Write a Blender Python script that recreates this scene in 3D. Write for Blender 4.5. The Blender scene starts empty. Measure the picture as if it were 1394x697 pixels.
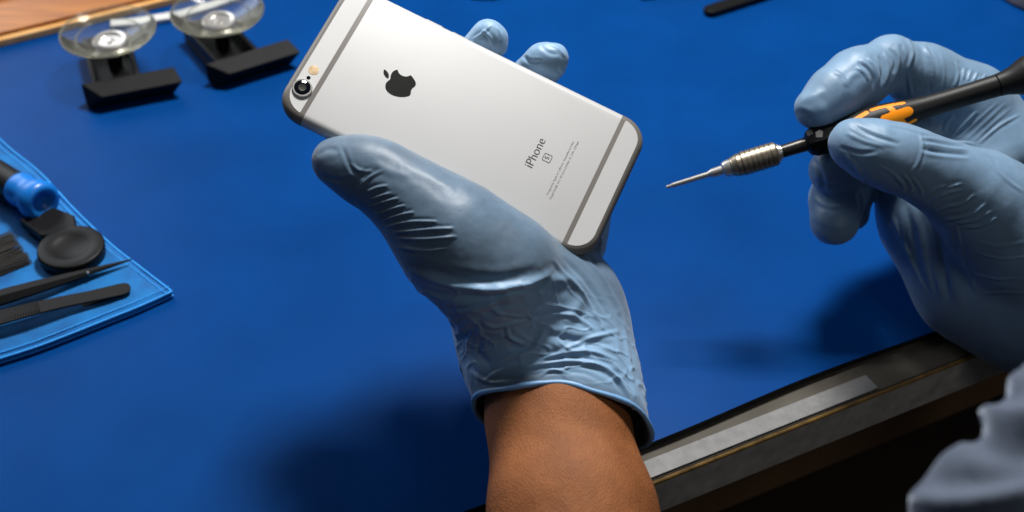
import bpy, bmesh, math, re
import numpy as np
from mathutils import Vector, Matrix, noise

# ------------------------------------------------------------------ scene basics
scene = bpy.context.scene
COL = scene.collection
world = bpy.data.worlds.new("World"); scene.world = world; world.use_nodes = True
world.node_tree.nodes["Background"].inputs[0].default_value = (0.55, 0.68, 0.9, 1)
world.node_tree.nodes["Background"].inputs[1].default_value = 0.035
scene.view_settings.view_transform = 'Standard'
scene.view_settings.look = 'None'
scene.view_settings.exposure = 0.0
scene.view_settings.gamma = 1.0

FPX, CX, CY = 1742.0, 697.0, 348.5
PITCH = math.radians(40.0)
CAM = np.array([0.0, 0.0, 0.42])
RIGHT = np.array([1.0, 0, 0])
FWD = np.array([0, math.cos(PITCH), -math.sin(PITCH)])
UP = np.array([0, math.sin(PITCH), math.cos(PITCH)])

cam = bpy.data.cameras.new('camera'); camo = bpy.data.objects.new('camera', cam); COL.objects.link(camo)
camo.location = CAM; camo.rotation_euler = (math.radians(90) - PITCH, 0, 0)
cam.sensor_width = 36; cam.lens = 36 * FPX / 1394.0
cam.clip_start = 0.02; cam.clip_end = 20
cam.dof.use_dof = True; cam.dof.focus_distance = 0.52; cam.dof.aperture_fstop = 9.5
scene.camera = camo


def P(x, y, d):
    """a point seen in direction (x, y) of the view at d centimetres of depth"""
    d = d * 0.01
    return CAM + d * (FWD + (x - CX) / FPX * RIGHT - (y - CY) / FPX * UP)


def T(x, y, z=0.0):
    """a point on the horizontal plane of height z"""
    r = FWD + (x - CX) / FPX * RIGHT - (y - CY) / FPX * UP
    return CAM + r * ((z - CAM[2]) / r[2])


def R(px, d):
    return px * d * 0.01 / FPX


def project(v):
    q = v - CAM
    z = q @ FWD
    return np.stack([CX + FPX * (q @ RIGHT) / z, CY - FPX * (q @ UP) / z], 1)

# ------------------------------------------------------------------ objects
def link(name, me, mat=None, parent=None, smooth=False):
    o = bpy.data.objects.new(name, me); COL.objects.link(o)
    if mat is not None: me.materials.append(mat)
    if parent is not None: o.parent = parent
    if smooth:
        me.polygons.foreach_set('use_smooth', [True] * len(me.polygons))
    return o


def mesh(name, verts, faces, mat=None, parent=None, smooth=False):
    me = bpy.data.meshes.new(name)
    me.from_pydata([tuple(map(float, v)) for v in verts], [], [tuple(map(int, f)) for f in faces])
    me.update()
    return link(name, me, mat, parent, smooth)


def thing(name, label, cat, loc=(0, 0, 0), group=None, rot=None):
    o = bpy.data.objects.new(name, None); COL.objects.link(o)
    o.empty_display_size = 0.01
    o.location = tuple(loc)
    if rot is not None: o.rotation_euler = rot
    o['label'] = label; o['category'] = cat
    if group: o['group'] = group
    return o


def tag(o, label, cat, group=None):
    o['label'] = label; o['category'] = cat
    if group: o['group'] = group
    return o


def bevel(o, w, seg=3, ang=35):
    m = o.modifiers.new('bevel', 'BEVEL'); m.width = w; m.segments = seg
    m.limit_method = 'ANGLE'; m.angle_limit = math.radians(ang)
    o.data.polygons.foreach_set('use_smooth', [True] * len(o.data.polygons))
    w_ = o.modifiers.new('wn', 'WEIGHTED_NORMAL'); w_.keep_sharp = True
    return o


def prism(name, poly, z0, z1, mat, parent=None, bev=0, seg=3):
    """poly: list of (x,y); closed solid between heights z0 and z1 (numbers or one per vertex)"""
    n = len(poly)
    za = z0 if hasattr(z0, '__len__') else [z0] * n
    zb = z1 if hasattr(z1, '__len__') else [z1] * n
    v = [(p[0], p[1], za[i]) for i, p in enumerate(poly)] + [(p[0], p[1], zb[i]) for i, p in enumerate(poly)]
    a = sum(poly[i][0] * poly[(i + 1) % n][1] - poly[(i + 1) % n][0] * poly[i][1] for i in range(n))
    f = [tuple(range(n - 1, -1, -1)), tuple(range(n, 2 * n))] + [(i, (i + 1) % n, n + (i + 1) % n, n + i) for i in range(n)]
    if a < 0: f = [tuple(reversed(q)) for q in f]
    o = mesh(name, v, f, mat, parent)
    if bev: bevel(o, bev, seg)
    return o


def frame_from(dirv, hint=(0, 0, 1)):
    z = np.array(dirv, float); z /= np.linalg.norm(z)
    x = np.cross(hint, z)
    if np.linalg.norm(x) < 1e-6: x = np.cross((1, 0, 0), z)
    x /= np.linalg.norm(x)
    return x, np.cross(z, x), z


def lathe_data(profile, origin, dirv, seg=48):
    x, y, z = frame_from(dirv); origin = np.array(origin, float)
    v = []; f = []
    for (s, r) in profile:
        for k in range(seg):
            a = 2 * math.pi * k / seg
            v.append(origin + z * s + (x * math.cos(a) + y * math.sin(a)) * max(r, 1e-6))
    for i in range(len(profile) - 1):
        for k in range(seg):
            k2 = (k + 1) % seg
            f.append((i * seg + k, i * seg + k2, (i + 1) * seg + k2, (i + 1) * seg + k))
    f.append(tuple(range(seg - 1, -1, -1)))
    m = (len(profile) - 1) * seg
    f.append(tuple(range(m, m + seg)))
    return v, f


def lathe(name, profile, origin, dirv, mat, parent=None, seg=48, sharp=40):
    v, f = lathe_data(profile, origin, dirv, seg)
    o = mesh(name, v, f, mat, parent, True)
    o.data.set_sharp_from_angle(angle=math.radians(sharp))
    return o


def tube(name, pts, rad, mat, parent=None, seg=10, closed=False):
    pts = [np.array(p, float) for p in pts]; n = len(pts)
    rr = rad if hasattr(rad, '__len__') else [rad] * n
    v = []; f = []; px = None
    for i in range(n):
        a = pts[(i - 1) % n] if (closed or i > 0) else pts[i]
        b = pts[(i + 1) % n] if (closed or i < n - 1) else pts[i]
        t = b - a; t /= np.linalg.norm(t)
        if px is None: x, y, _ = frame_from(t)
        else:
            x = px - t * (px @ t); x /= np.linalg.norm(x); y = np.cross(t, x)
        px = x
        for k in range(seg):
            an = 2 * math.pi * k / seg
            v.append(pts[i] + (x * math.cos(an) + y * math.sin(an)) * rr[i])
    m = n if closed else n - 1
    for i in range(m):
        for k in range(seg):
            j = (i + 1) % n; k2 = (k + 1) % seg
            f.append((i * seg + k, i * seg + k2, j * seg + k2, j * seg + k))
    if not closed:
        f.append(tuple(range(seg - 1, -1, -1))); f.append(tuple(range((n - 1) * seg, n * seg)))
    return mesh(name, v, f, mat, parent, True)

# ------------------------------------------------------------------ materials
def mat_new(name):
    m = bpy.data.materials.new(name); m.use_nodes = True
    nt = m.node_tree
    return m, nt, nt.nodes['Principled BSDF']


def nd(nt, typ, **kw):
    n = nt.nodes.new(typ)
    for k, v in kw.items():
        if hasattr(n, k): setattr(n, k, v)
        else: n.inputs[k].default_value = v
    return n


def simple(name, col, rough=0.5, metal=0.0, bump=0.0, bscale=400.0, var=0.0, vscale=30.0, spec=0.5, **kw):
    m, nt, b = mat_new(name)
    b.inputs['Base Color'].default_value = (*col, 1)
    b.inputs['Roughness'].default_value = rough
    b.inputs['Metallic'].default_value = metal
    b.inputs['Specular IOR Level'].default_value = spec
    for k, v in kw.items(): b.inputs[k].default_value = v
    tc = nd(nt, 'ShaderNodeTexCoord')
    if var > 0:
        n = nd(nt, 'ShaderNodeTexNoise'); n.inputs['Scale'].default_value = vscale; n.inputs['Detail'].default_value = 6
        nt.links.new(tc.outputs['Object'], n.inputs['Vector'])
        r = nd(nt, 'ShaderNodeValToRGB')
        r.color_ramp.elements[0].position = 0.3; r.color_ramp.elements[1].position = 0.7
        r.color_ramp.elements[0].color = (*[c * (1 - var) for c in col], 1)
        r.color_ramp.elements[1].color = (*[min(1, c * (1 + var)) for c in col], 1)
        nt.links.new(n.outputs['Fac'], r.inputs['Fac']); nt.links.new(r.outputs['Color'], b.inputs['Base Color'])
    if bump > 0:
        n = nd(nt, 'ShaderNodeTexNoise'); n.inputs['Scale'].default_value = bscale; n.inputs['Detail'].default_value = 4
        nt.links.new(tc.outputs['Object'], n.inputs['Vector'])
        bp = nd(nt, 'ShaderNodeBump'); bp.inputs['Strength'].default_value = 1.0; bp.inputs['Distance'].default_value = bump
        nt.links.new(n.outputs['Fac'], bp.inputs['Height']); nt.links.new(bp.outputs['Normal'], b.inputs['Normal'])
    return m


M = {}
M['mat'] = simple('mat_blue_silicone', (0.0015, 0.046, 0.205), 0.36, bump=0.00002, bscale=2500, var=0.12, vscale=14, spec=0.035)
M['mat_edge'] = simple('mat_edge_black', (0.004, 0.005, 0.008), 0.6)
M['black'] = simple('black_plastic', (0.009, 0.009, 0.0095), 0.4, bump=0.00003, bscale=2500, spec=0.14)
M['black_matte'] = simple('black_matte_plastic', (0.010, 0.010, 0.011), 0.6, bump=0.00004, bscale=2500, spec=0.14)
M['steel'] = simple('polished_steel', (0.62, 0.6, 0.57), 0.28, 0.75)
M['steel_warm'] = simple('nickel_knurled', (0.40, 0.35, 0.27), 0.36, 0.9)
M['gunmetal'] = simple('gunmetal_shaft', (0.09, 0.085, 0.08), 0.3, 0.9)
M['handle'] = simple('soft_black_rubber', (0.012, 0.012, 0.012), 0.46, bump=0.00004, bscale=3500, spec=0.22)
M['orange'] = simple('orange_inlay', (0.98, 0.29, 0.0), 0.5, spec=0.25)
M['phone_silver'] = simple('anodised_silver', (0.53, 0.53, 0.53), 0.5, 0.2, bump=0.000006, bscale=9000, var=0.015, vscale=40)
M['phone_side'] = simple('anodised_silver_rim', (0.6, 0.59, 0.57), 0.3, 0.85)
M['band'] = simple('grey_antenna_plastic', (0.17, 0.155, 0.14), 0.42)
M['ink'] = simple('dark_grey_print', (0.06, 0.058, 0.055), 0.5)
M['ink_light'] = simple('pale_grey_print', (0.44, 0.43, 0.42), 0.5)
M['logo'] = simple('mirror_black_inlay', (0.02, 0.022, 0.018), 0.25, 0.3)
M['lens'] = simple('lens_glass', (0.004, 0.005, 0.008), 0.05, Coat_dummy=0) if False else simple('lens_glass', (0.004, 0.005, 0.008), 0.06, spec=0.9)
M['flash'] = simple('flash_cream', (0.75, 0.55, 0.33), 0.25, var=0.25, vscale=900)
M['cap_blue'] = simple('glossy_blue_cap', (0.01, 0.19, 0.66), 0.33)
M['white'] = simple('white_plastic', (0.62, 0.62, 0.62), 0.45)
M['paint_pink'] = simple('pink_plastic', (0.55, 0.3, 0.35), 0.5)
M['grey_fab'] = simple('grey_rubber', (0.16, 0.15, 0.16), 0.7)
M['apron'] = simple('brown_board', (0.16, 0.085, 0.035), 0.7, var=0.2, vscale=20)
M['floor'] = simple('dark_floor', (0.06, 0.035, 0.018), 0.7, var=0.3, vscale=5)
M['bench_top'] = simple('worn_dark_laminate', (0.085, 0.076, 0.062), 0.6, bump=0.00008, bscale=300, var=0.15, vscale=60, spec=0.12)
M['bench_front'] = simple('worn_edge_laminate', (0.40, 0.385, 0.36), 0.62, bump=0.00006, bscale=420, var=0.2, vscale=140)


def m_lit_edge():
    m = simple('lit_edge_grey', (0.18, 0.18, 0.18), 0.55, 0.0, bump=0.00008, bscale=700, var=0.15, vscale=200, spec=0.3)  # pale grey stands in for light on the bench edge
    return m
M['lit_edge'] = m_lit_edge()
M['brass'] = simple('chipped_ochre_edge', (0.24, 0.14, 0.04), 0.5, var=0.5, vscale=120)


def m_wood(name, a, b_, sc=(3, 60, 60), rough=0.42):
    m, nt, b = mat_new(name)
    tc = nd(nt, 'ShaderNodeTexCoord'); mp = nd(nt, 'ShaderNodeMapping'); mp.inputs['Scale'].default_value = sc
    n = nd(nt, 'ShaderNodeTexNoise'); n.inputs['Scale'].default_value = 6; n.inputs['Detail'].default_value = 8; n.inputs['Distortion'].default_value = 0.6
    r = nd(nt, 'ShaderNodeValToRGB'); r.color_ramp.elements[0].color = (*a, 1); r.color_ramp.elements[1].color = (*b_, 1)
    r.color_ramp.elements[0].position = 0.32; r.color_ramp.elements[1].position = 0.7
    nt.links.new(tc.outputs['Object'], mp.inputs[0]); nt.links.new(mp.outputs[0], n.inputs['Vector'])
    nt.links.new(n.outputs['Fac'], r.inputs[0]); nt.links.new(r.outputs[0], b.inputs['Base Color'])
    b.inputs['Roughness'].default_value = rough
    return m
M['wood'] = m_wood('reddish_wood', (0.26, 0.075, 0.008), (0.50, 0.18, 0.02))
M['ply'] = m_wood('pale_ply_edge', (0.7, 0.33, 0.09), (0.85, 0.52, 0.22))


def m_cloth():
    m, nt, b = mat_new('blue_microfibre')
    tc = nd(nt, 'ShaderNodeTexCoord')
    n = nd(nt, 'ShaderNodeTexNoise'); n.inputs['Scale'].default_value = 55; n.inputs['Detail'].default_value = 8
    r = nd(nt, 'ShaderNodeValToRGB')
    r.color_ramp.elements[0].position = 0.3; r.color_ramp.elements[1].position = 0.72
    r.color_ramp.elements[0].color = (0.001, 0.095, 0.33, 1); r.color_ramp.elements[1].color = (0.002, 0.19, 0.55, 1)
    n2 = nd(nt, 'ShaderNodeTexNoise'); n2.inputs['Scale'].default_value = 1800; n2.inputs['Detail'].default_value = 3
    bp = nd(nt, 'ShaderNodeBump'); bp.inputs['Distance'].default_value = 0.0005
    for t in (n, n2): nt.links.new(tc.outputs['Object'], t.inputs['Vector'])
    nt.links.new(n.outputs['Fac'], r.inputs[0]); nt.links.new(r.outputs[0], b.inputs['Base Color'])
    nt.links.new(n2.outputs['Fac'], bp.inputs['Height']); nt.links.new(bp.outputs[0], b.inputs['Normal'])
    b.inputs['Roughness'].default_value = 0.85
    b.inputs['Sheen Weight'].default_value = 0.12; b.inputs['Sheen Tint'].default_value = (0.2, 0.6, 1, 1)
    return m
M['cloth'] = m_cloth()
M['stitch'] = simple('bright_blue_thread', (0.02, 0.32, 0.85), 0.7, bump=0.0003, bscale=1500)


def m_clear(name, dens):
    m, nt, b = mat_new(name)
    tr = nd(nt, 'ShaderNodeBsdfTransparent'); tr.inputs[0].default_value = (0.93, 0.94, 0.92, 1)
    gl = nd(nt, 'ShaderNodeBsdfGlossy'); gl.inputs['Roughness'].default_value = 0.09
    gl.inputs[0].default_value = (0.9, 0.88, 0.8, 1)
    df = nd(nt, 'ShaderNodeBsdfTranslucent'); df.inputs[0].default_value = (0.66, 0.66, 0.6, 1)
    d2 = nd(nt, 'ShaderNodeBsdfDiffuse'); d2.inputs[0].default_value = (0.66, 0.66, 0.6, 1)
    md = nd(nt, 'ShaderNodeMixShader'); md.inputs[0].default_value = 0.5
    nt.links.new(df.outputs[0], md.inputs[1]); nt.links.new(d2.outputs[0], md.inputs[2])
    lw = nd(nt, 'ShaderNodeLayerWeight'); lw.inputs[0].default_value = 0.35
    mr = nd(nt, 'ShaderNodeMapRange'); mr.inputs['To Min'].default_value = 0.01; mr.inputs['To Max'].default_value = dens
    nt.links.new(lw.outputs['Facing'], mr.inputs[0])
    m2 = nd(nt, 'ShaderNodeMixShader'); nt.links.new(mr.outputs[0], m2.inputs[0])
    nt.links.new(tr.outputs[0], m2.inputs[1]); nt.links.new(md.outputs[0], m2.inputs[2])
    fr = nd(nt, 'ShaderNodeFresnel'); fr.inputs[0].default_value = 1.2
    m3 = nd(nt, 'ShaderNodeMixShader'); nt.links.new(fr.outputs[0], m3.inputs[0])
    nt.links.new(m2.outputs[0], m3.inputs[1]); nt.links.new(gl.outputs[0], m3.inputs[2])
    nt.links.new(m3.outputs[0], nt.nodes['Material Output'].inputs[0])
    return m
M['clear'] = m_clear('clear_vinyl', 0.22); M['clear_rim'] = m_clear('yellowed_clear_vinyl', 0.45)


def m_glove():
    """thin blue nitrile; colour varies with tightness on the skin and with light painted on far parts (vertex attribute 'tight')"""
    m, nt, b = mat_new('blue_nitrile')
    tc = nd(nt, 'ShaderNodeTexCoord')
    at = nd(nt, 'ShaderNodeAttribute'); at.attribute_name = 'tight_lit'
    n = nd(nt, 'ShaderNodeTexNoise'); n.inputs['Scale'].default_value = 60; n.inputs['Detail'].default_value = 7; n.inputs['Roughness'].default_value = 0.6
    nt.links.new(tc.outputs['Object'], n.inputs['Vector'])
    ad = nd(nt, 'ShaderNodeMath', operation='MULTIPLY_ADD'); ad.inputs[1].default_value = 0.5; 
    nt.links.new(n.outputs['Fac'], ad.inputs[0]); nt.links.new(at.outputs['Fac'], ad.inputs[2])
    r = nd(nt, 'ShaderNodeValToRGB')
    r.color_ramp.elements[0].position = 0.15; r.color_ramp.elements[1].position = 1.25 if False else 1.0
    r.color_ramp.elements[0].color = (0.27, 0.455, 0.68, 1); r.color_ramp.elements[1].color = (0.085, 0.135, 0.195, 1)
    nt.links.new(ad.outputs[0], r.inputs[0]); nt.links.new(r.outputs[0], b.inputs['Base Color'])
    n2 = nd(nt, 'ShaderNodeTexNoise'); n2.inputs['Scale'].default_value = 420; n2.inputs['Detail'].default_value = 6
    n3 = nd(nt, 'ShaderNodeTexNoise'); n3.inputs['Scale'].default_value = 3500; n3.inputs['Detail'].default_value = 2
    for t in (n2, n3): nt.links.new(tc.outputs['Object'], t.inputs['Vector'])
    b1 = nd(nt, 'ShaderNodeBump'); b1.inputs['Distance'].default_value = 0.00008
    b2 = nd(nt, 'ShaderNodeBump'); b2.inputs['Distance'].default_value = 0.00004
    nt.links.new(n2.outputs['Fac'], b1.inputs['Height']); nt.links.new(n3.outputs['Fac'], b2.inputs['Height'])
    nt.links.new(b1.outputs[0], b2.inputs['Normal']); nt.links.new(b2.outputs[0], b.inputs['Normal'])
    b.inputs['Roughness'].default_value = 0.44
    b.inputs['Specular IOR Level'].default_value = 0.36
    b.inputs['Sheen Weight'].default_value = 0.18
    return m
M['glove'] = m_glove()


M['rim'] = simple('blue_rolled_nitrile', (0.20, 0.42, 0.74), 0.4)


def m_skin():
    m, nt, b = mat_new('brown_skin')
    tc = nd(nt, 'ShaderNodeTexCoord')
    n = nd(nt, 'ShaderNodeTexNoise'); n.inputs['Scale'].default_value = 70; n.inputs['Detail'].default_value = 8
    r = nd(nt, 'ShaderNodeValToRGB'); r.color_ramp.elements[0].position = 0.3; r.color_ramp.elements[1].position = 0.75
    r.color_ramp.elements[0].color = (0.21, 0.070, 0.021, 1); r.color_ramp.elements[1].color = (0.33, 0.118, 0.036, 1)
    v = nd(nt, 'ShaderNodeTexVoronoi'); v.inputs['Scale'].default_value = 1100; v.feature = 'DISTANCE_TO_EDGE'
    mp = nd(nt, 'ShaderNodeMapping'); mp.inputs['Scale'].default_value = (1, 0.5, 1)
    bp = nd(nt, 'ShaderNodeBump'); bp.inputs['Distance'].default_value = 0.00032; bp.inputs['Strength'].default_value = 0.8
    n2 = nd(nt, 'ShaderNodeTexNoise'); n2.inputs['Scale'].default_value = 260; n2.inputs['Detail'].default_value = 5
    b2 = nd(nt, 'ShaderNodeBump'); b2.inputs['Distance'].default_value = 0.00035
    nt.links.new(tc.outputs['Object'], n.inputs['Vector']); nt.links.new(tc.outputs['Object'], mp.inputs[0])
    nt.links.new(mp.outputs[0], v.inputs['Vector']); nt.links.new(mp.outputs[0], n2.inputs['Vector'])
    nt.links.new(n.outputs['Fac'], r.inputs[0]); nt.links.new(r.outputs[0], b.inputs['Base Color'])
    nt.links.new(v.outputs['Distance'], bp.inputs['Height']); nt.links.new(n2.outputs['Fac'], b2.inputs['Height'])
    nt.links.new(b2.outputs[0], bp.inputs['Normal']); nt.links.new(bp.outputs[0], b.inputs['Normal'])
    b.inputs['Roughness'].default_value = 0.66
    b.inputs['Specular IOR Level'].default_value = 0.3
    b.inputs['Subsurface Weight'].default_value = 0.15; b.inputs['Subsurface Scale'].default_value = 0.004
    b.inputs['Subsurface Radius'].default_value = (1, 0.35, 0.2)
    return m
M['skin'] = m_skin()
M['sleeve'] = simple('blue_grey_cotton', (0.09, 0.11, 0.15), 0.9, bump=0.0003, bscale=900, var=0.12, vscale=25)
M['sleeve'].node_tree.nodes['Principled BSDF'].inputs['Sheen Weight'].default_value = 0.7
M['sleeve'].node_tree.nodes['Principled BSDF'].inputs['Specular IOR Level'].default_value = 0.1
M['sleeve'].node_tree.nodes['Principled BSDF'].inputs['Sheen Roughness'].default_value = 0.35
M['sleeve'].node_tree.nodes['Principled BSDF'].inputs['Sheen Tint'].default_value = (0.75, 0.85, 1, 1)

# ------------------------------------------------------------------ implicit surfaces (for hands, arm, sleeve)
def sd_cone(p, a, b, r1, r2):
    ba = b - a; l2 = ba @ ba; rr = r1 - r2; a2 = l2 - rr * rr; il2 = 1.0 / l2
    pa = p - a; y = pa @ ba; z = y - l2
    q = pa * l2 - y[:, None] * ba
    x2 = np.einsum('ij,ij->i', q, q); y2 = y * y * l2; z2 = z * z * l2
    k = np.sign(rr) * rr * rr * x2
    c1 = np.sign(z) * a2 * z2 > k; c2 = np.sign(y) * a2 * y2 < k
    d3 = (np.sqrt(np.maximum(x2 * a2 * il2, 0)) + y * rr) * il2 - r1
    return np.where(c1, np.sqrt(x2 + z2) * il2 - r2, np.where(c2, np.sqrt(x2 + y2) * il2 - r1, d3))


def sd_ell(p, c, axes, radii):
    q = (p - c) @ np.array(axes).T
    k0 = np.sqrt(((q / radii) ** 2).sum(1)); k1 = np.sqrt(((q / np.square(radii)) ** 2).sum(1))
    return k0 * (k0 - 1.0) / np.maximum(k1, 1e-9)


def smin(a, b, k):
    h = np.maximum(k - np.abs(a - b), 0) / k
    return np.minimum(a, b) - h * h * k * 0.25


def smax(a, b, k):
    return -smin(-a, -b, k)


def chain(pts, k=None):
    """pts: (x,y,depth_cm,radius_px)"""
    out = []
    for i in range(len(pts) - 1):
        a, b = pts[i], pts[i + 1]
        out.append((P(*a[:3]), P(*b[:3]), R(a[3], a[2]), R(b[3], b[2])))
    return out


def surface(f, lo, hi, h, name, mat, parent, post=None, margin=0.006):
    lo = np.array(lo); hi = np.array(hi)
    C = 5
    n = np.ceil((hi - lo) / (h * C)).astype(int)
    N = n * C
    gc = [lo[i] + h * (np.arange(n[i]) * C + (C - 1) / 2) for i in range(3)]
    G = np.stack(np.meshgrid(*gc, indexing='ij'), -1).reshape(-1, 3)
    dc = f(G).reshape(n)
    near = np.abs(dc) < h * C * 1.3 + margin * 0.5
    fine = np.repeat(np.repeat(np.repeat(np.where(near, 0, dc), C, 0), C, 1), C, 2).astype(np.float32)
    idx = np.argwhere(near)
    off = np.stack(np.meshgrid(*[np.arange(C)] * 3, indexing='ij'), -1).reshape(-1, 3)
    for s in range(0, len(idx), 4000):
        ii = (idx[s:s + 4000, None, :] * C + off[None]).reshape(-1, 3)
        fine[ii[:, 0], ii[:, 1], ii[:, 2]] = f(lo + ii * h)
    ins = fine < 0
    # surface nets
    nx, ny, nz = N
    c = ins[:-1, :-1, :-1].astype(np.int8) * 0
    for dx in (0, 1):
        for dy in (0, 1):
            for dz in (0, 1):
                c += ins[dx:nx - 1 + dx, dy:ny - 1 + dy, dz:nz - 1 + dz]
    cells = np.argwhere((c > 0) & (c < 8))
    vid = -np.ones((nx - 1, ny - 1, nz - 1), np.int64)
    vid[cells[:, 0], cells[:, 1], cells[:, 2]] = np.arange(len(cells))
    acc = np.zeros((len(cells), 3)); cnt = np.zeros(len(cells))
    corners = [(a, b, d) for a in (0, 1) for b in (0, 1) for d in (0, 1)]
    for i, ca in enumerate(corners):
        for cb in corners[i + 1:]:
            if sum(abs(ca[k] - cb[k]) for k in range(3)) != 1: continue
            va = fine[cells[:, 0] + ca[0], cells[:, 1] + ca[1], cells[:, 2] + ca[2]]
            vb = fine[cells[:, 0] + cb[0], cells[:, 1] + cb[1], cells[:, 2] + cb[2]]
            m = (va < 0) != (vb < 0)
            t = va[m] / (va[m] - vb[m])
            A = np.array(ca); B = np.array(cb)
            acc[m] += A + (B - A) * t[:, None]; cnt[m] += 1
    V = lo + (cells + acc / cnt[:, None]) * h
    faces = []
    for ax in range(3):
        sl0 = [slice(1, nx - 1), slice(1, ny - 1), slice(1, nz - 1)]; sl0[ax] = slice(0, N[ax] - 1)
        sl1 = list(sl0); sl1[ax] = slice(1, N[ax])
        a = ins[tuple(sl0)]; b = ins[tuple(sl1)]
        e = np.argwhere(a != b); st = a[a != b]
        e = e + np.array([s.start for s in sl0])
        u = (ax + 1) % 3; w = (ax + 2) % 3
        du = np.zeros(3, int); du[u] = 1; dw = np.zeros(3, int); dw[w] = 1
        q = [e - du - dw, e - dw, e, e - du]
        ids = np.stack([vid[t[:, 0], t[:, 1], t[:, 2]] for t in q], 1)
        ids[~st] = ids[~st][:, ::-1]
        faces.append(ids)
    Fa = np.concatenate(faces); Fa = Fa[(Fa >= 0).all(1)]

    me = bpy.data.meshes.new(name)
    me.vertices.add(len(V)); me.vertices.foreach_set('co', V.ravel())
    me.loops.add(len(Fa) * 4); me.loops.foreach_set('vertex_index', Fa.ravel())
    me.polygons.add(len(Fa)); me.polygons.foreach_set('loop_start', np.arange(len(Fa)) * 4)
    me.update(calc_edges=True); me.validate()
    # drop small loose islands is unnecessary: fields are connected
    if post is not None:
        nv = np.empty(len(V) * 3); me.vertices.foreach_get('normal', nv); nv = nv.reshape(-1, 3)
        # relax the normals a little so that creases are pushed smoothly
        E_ = np.empty(len(me.edges) * 2, np.int64); me.edges.foreach_get('vertices', E_); E_ = E_.reshape(-1, 2)
        for _ in range(4):
            s = nv.copy()
            for k in range(3):
                s[:, k] += np.bincount(E_[:, 0], nv[E_[:, 1], k], len(V)) + np.bincount(E_[:, 1], nv[E_[:, 0], k], len(V))
            nv = s / np.maximum(np.linalg.norm(s, axis=1, keepdims=True), 1e-9)
        V, tight_lit = post(V, nv)
        me.vertices.foreach_set('co', V.ravel())
        if tight_lit is not None:
            at = me.attributes.new('tight_lit', 'FLOAT', 'POINT'); at.data.foreach_set('value', tight_lit.astype(np.float32))
        me.update()
    o = link(name, me, mat, parent, True)
    print(name, len(V), 'verts')
    return o


def seg_dist(uv, line):
    """distance to a polyline and position along it (0..1)"""
    best = np.full(len(uv), 1e9); par = np.zeros(len(uv))
    L = [0]
    for i in range(len(line) - 1): L.append(L[-1] + math.dist(line[i], line[i + 1]))
    for i in range(len(line) - 1):
        a = np.array(line[i], float); b = np.array(line[i + 1], float); ab = b - a
        t = np.clip(((uv - a) @ ab) / (ab @ ab), 0, 1)
        d = np.linalg.norm(uv - a - t[:, None] * ab, axis=1)
        m = d < best
        best[m] = d[m]; par[m] = (L[i] + t[m] * (L[i + 1] - L[i])) / L[-1]
    return best, par


def spline(pts, n=6):
    out = []
    p = [pts[0]] + list(pts) + [pts[-1]]
    for i in range(1, len(p) - 2):
        for k in range(n):
            t = k / n
            out.append(tuple(0.5 * ((2 * p[i][j]) + (-p[i - 1][j] + p[i + 1][j]) * t + (2 * p[i - 1][j] - 5 * p[i][j] + 4 * p[i + 1][j] - p[i + 2][j]) * t * t
                        + (-p[i - 1][j] + 3 * p[i][j] - 3 * p[i + 1][j] + p[i + 2][j]) * t ** 3) for j in range(len(pts[0]))))
    out.append(tuple(pts[-1]))
    return out


def sculpt(V, nv, creases, side=0.0):
    """sculpted folds: each crease = (polyline, width px, height mm); + is a ridge, - a groove"""
    view = CAM - V; view /= np.linalg.norm(view, axis=1, keepdims=True)
    fac = (nv * view).sum(1)
    uv = project(V)
    disp = np.zeros(len(V))
    for line, w, hgt in creases:
        w = w * 0.85 if w < 4 else w
        ln = spline(line, 5)
        arr = np.array(ln)
        m = (fac > side) & (uv[:, 0] > arr[:, 0].min() - 4 * w) & (uv[:, 0] < arr[:, 0].max() + 4 * w) & \
            (uv[:, 1] > arr[:, 1].min() - 4 * w) & (uv[:, 1] < arr[:, 1].max() + 4 * w)
        if not m.any(): continue
        d, t = seg_dist(uv[m], ln)
        taper = np.clip(np.minimum(t, 1 - t) * 5, 0, 1) ** 0.6
        g = np.exp(-(d / w) ** 2) - 0.38 * np.exp(-((d - 2.1 * w) / (1.1 * w)) ** 2)
        disp[m] += hgt * 0.001 * g * taper * np.clip((fac[m] - side) * 5, 0, 1)
    return disp


def vnoise(V, scale, seed=0.0, octv=2, stretch=None):
    q = V * scale + seed
    if stretch is not None: q = q @ stretch
    return np.array([noise.fractal(Vector(v), 1.0, 2.0, octv) for v in q])

# ================================================================== the setting
fl = prism('floor', [(-3, -2), (3, -2), (3, 4), (-3, 4)], -0.80, -0.75, M['floor']); fl['kind'] = 'structure'

# direction of the bench edge on the ground, and the direction away from the viewer across it
e0 = T(892.6, 654, -0.004); e1 = T(1351, 472, -0.004)
ED = (e1 - e0)[:2]; ED /= np.linalg.norm(ED)
EN = np.array([-ED[1], ED[0]])


def along(base, a, b, z=0.0):
    q = base[:2] + ED * a + EN * b
    return (q[0], q[1], z)

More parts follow.
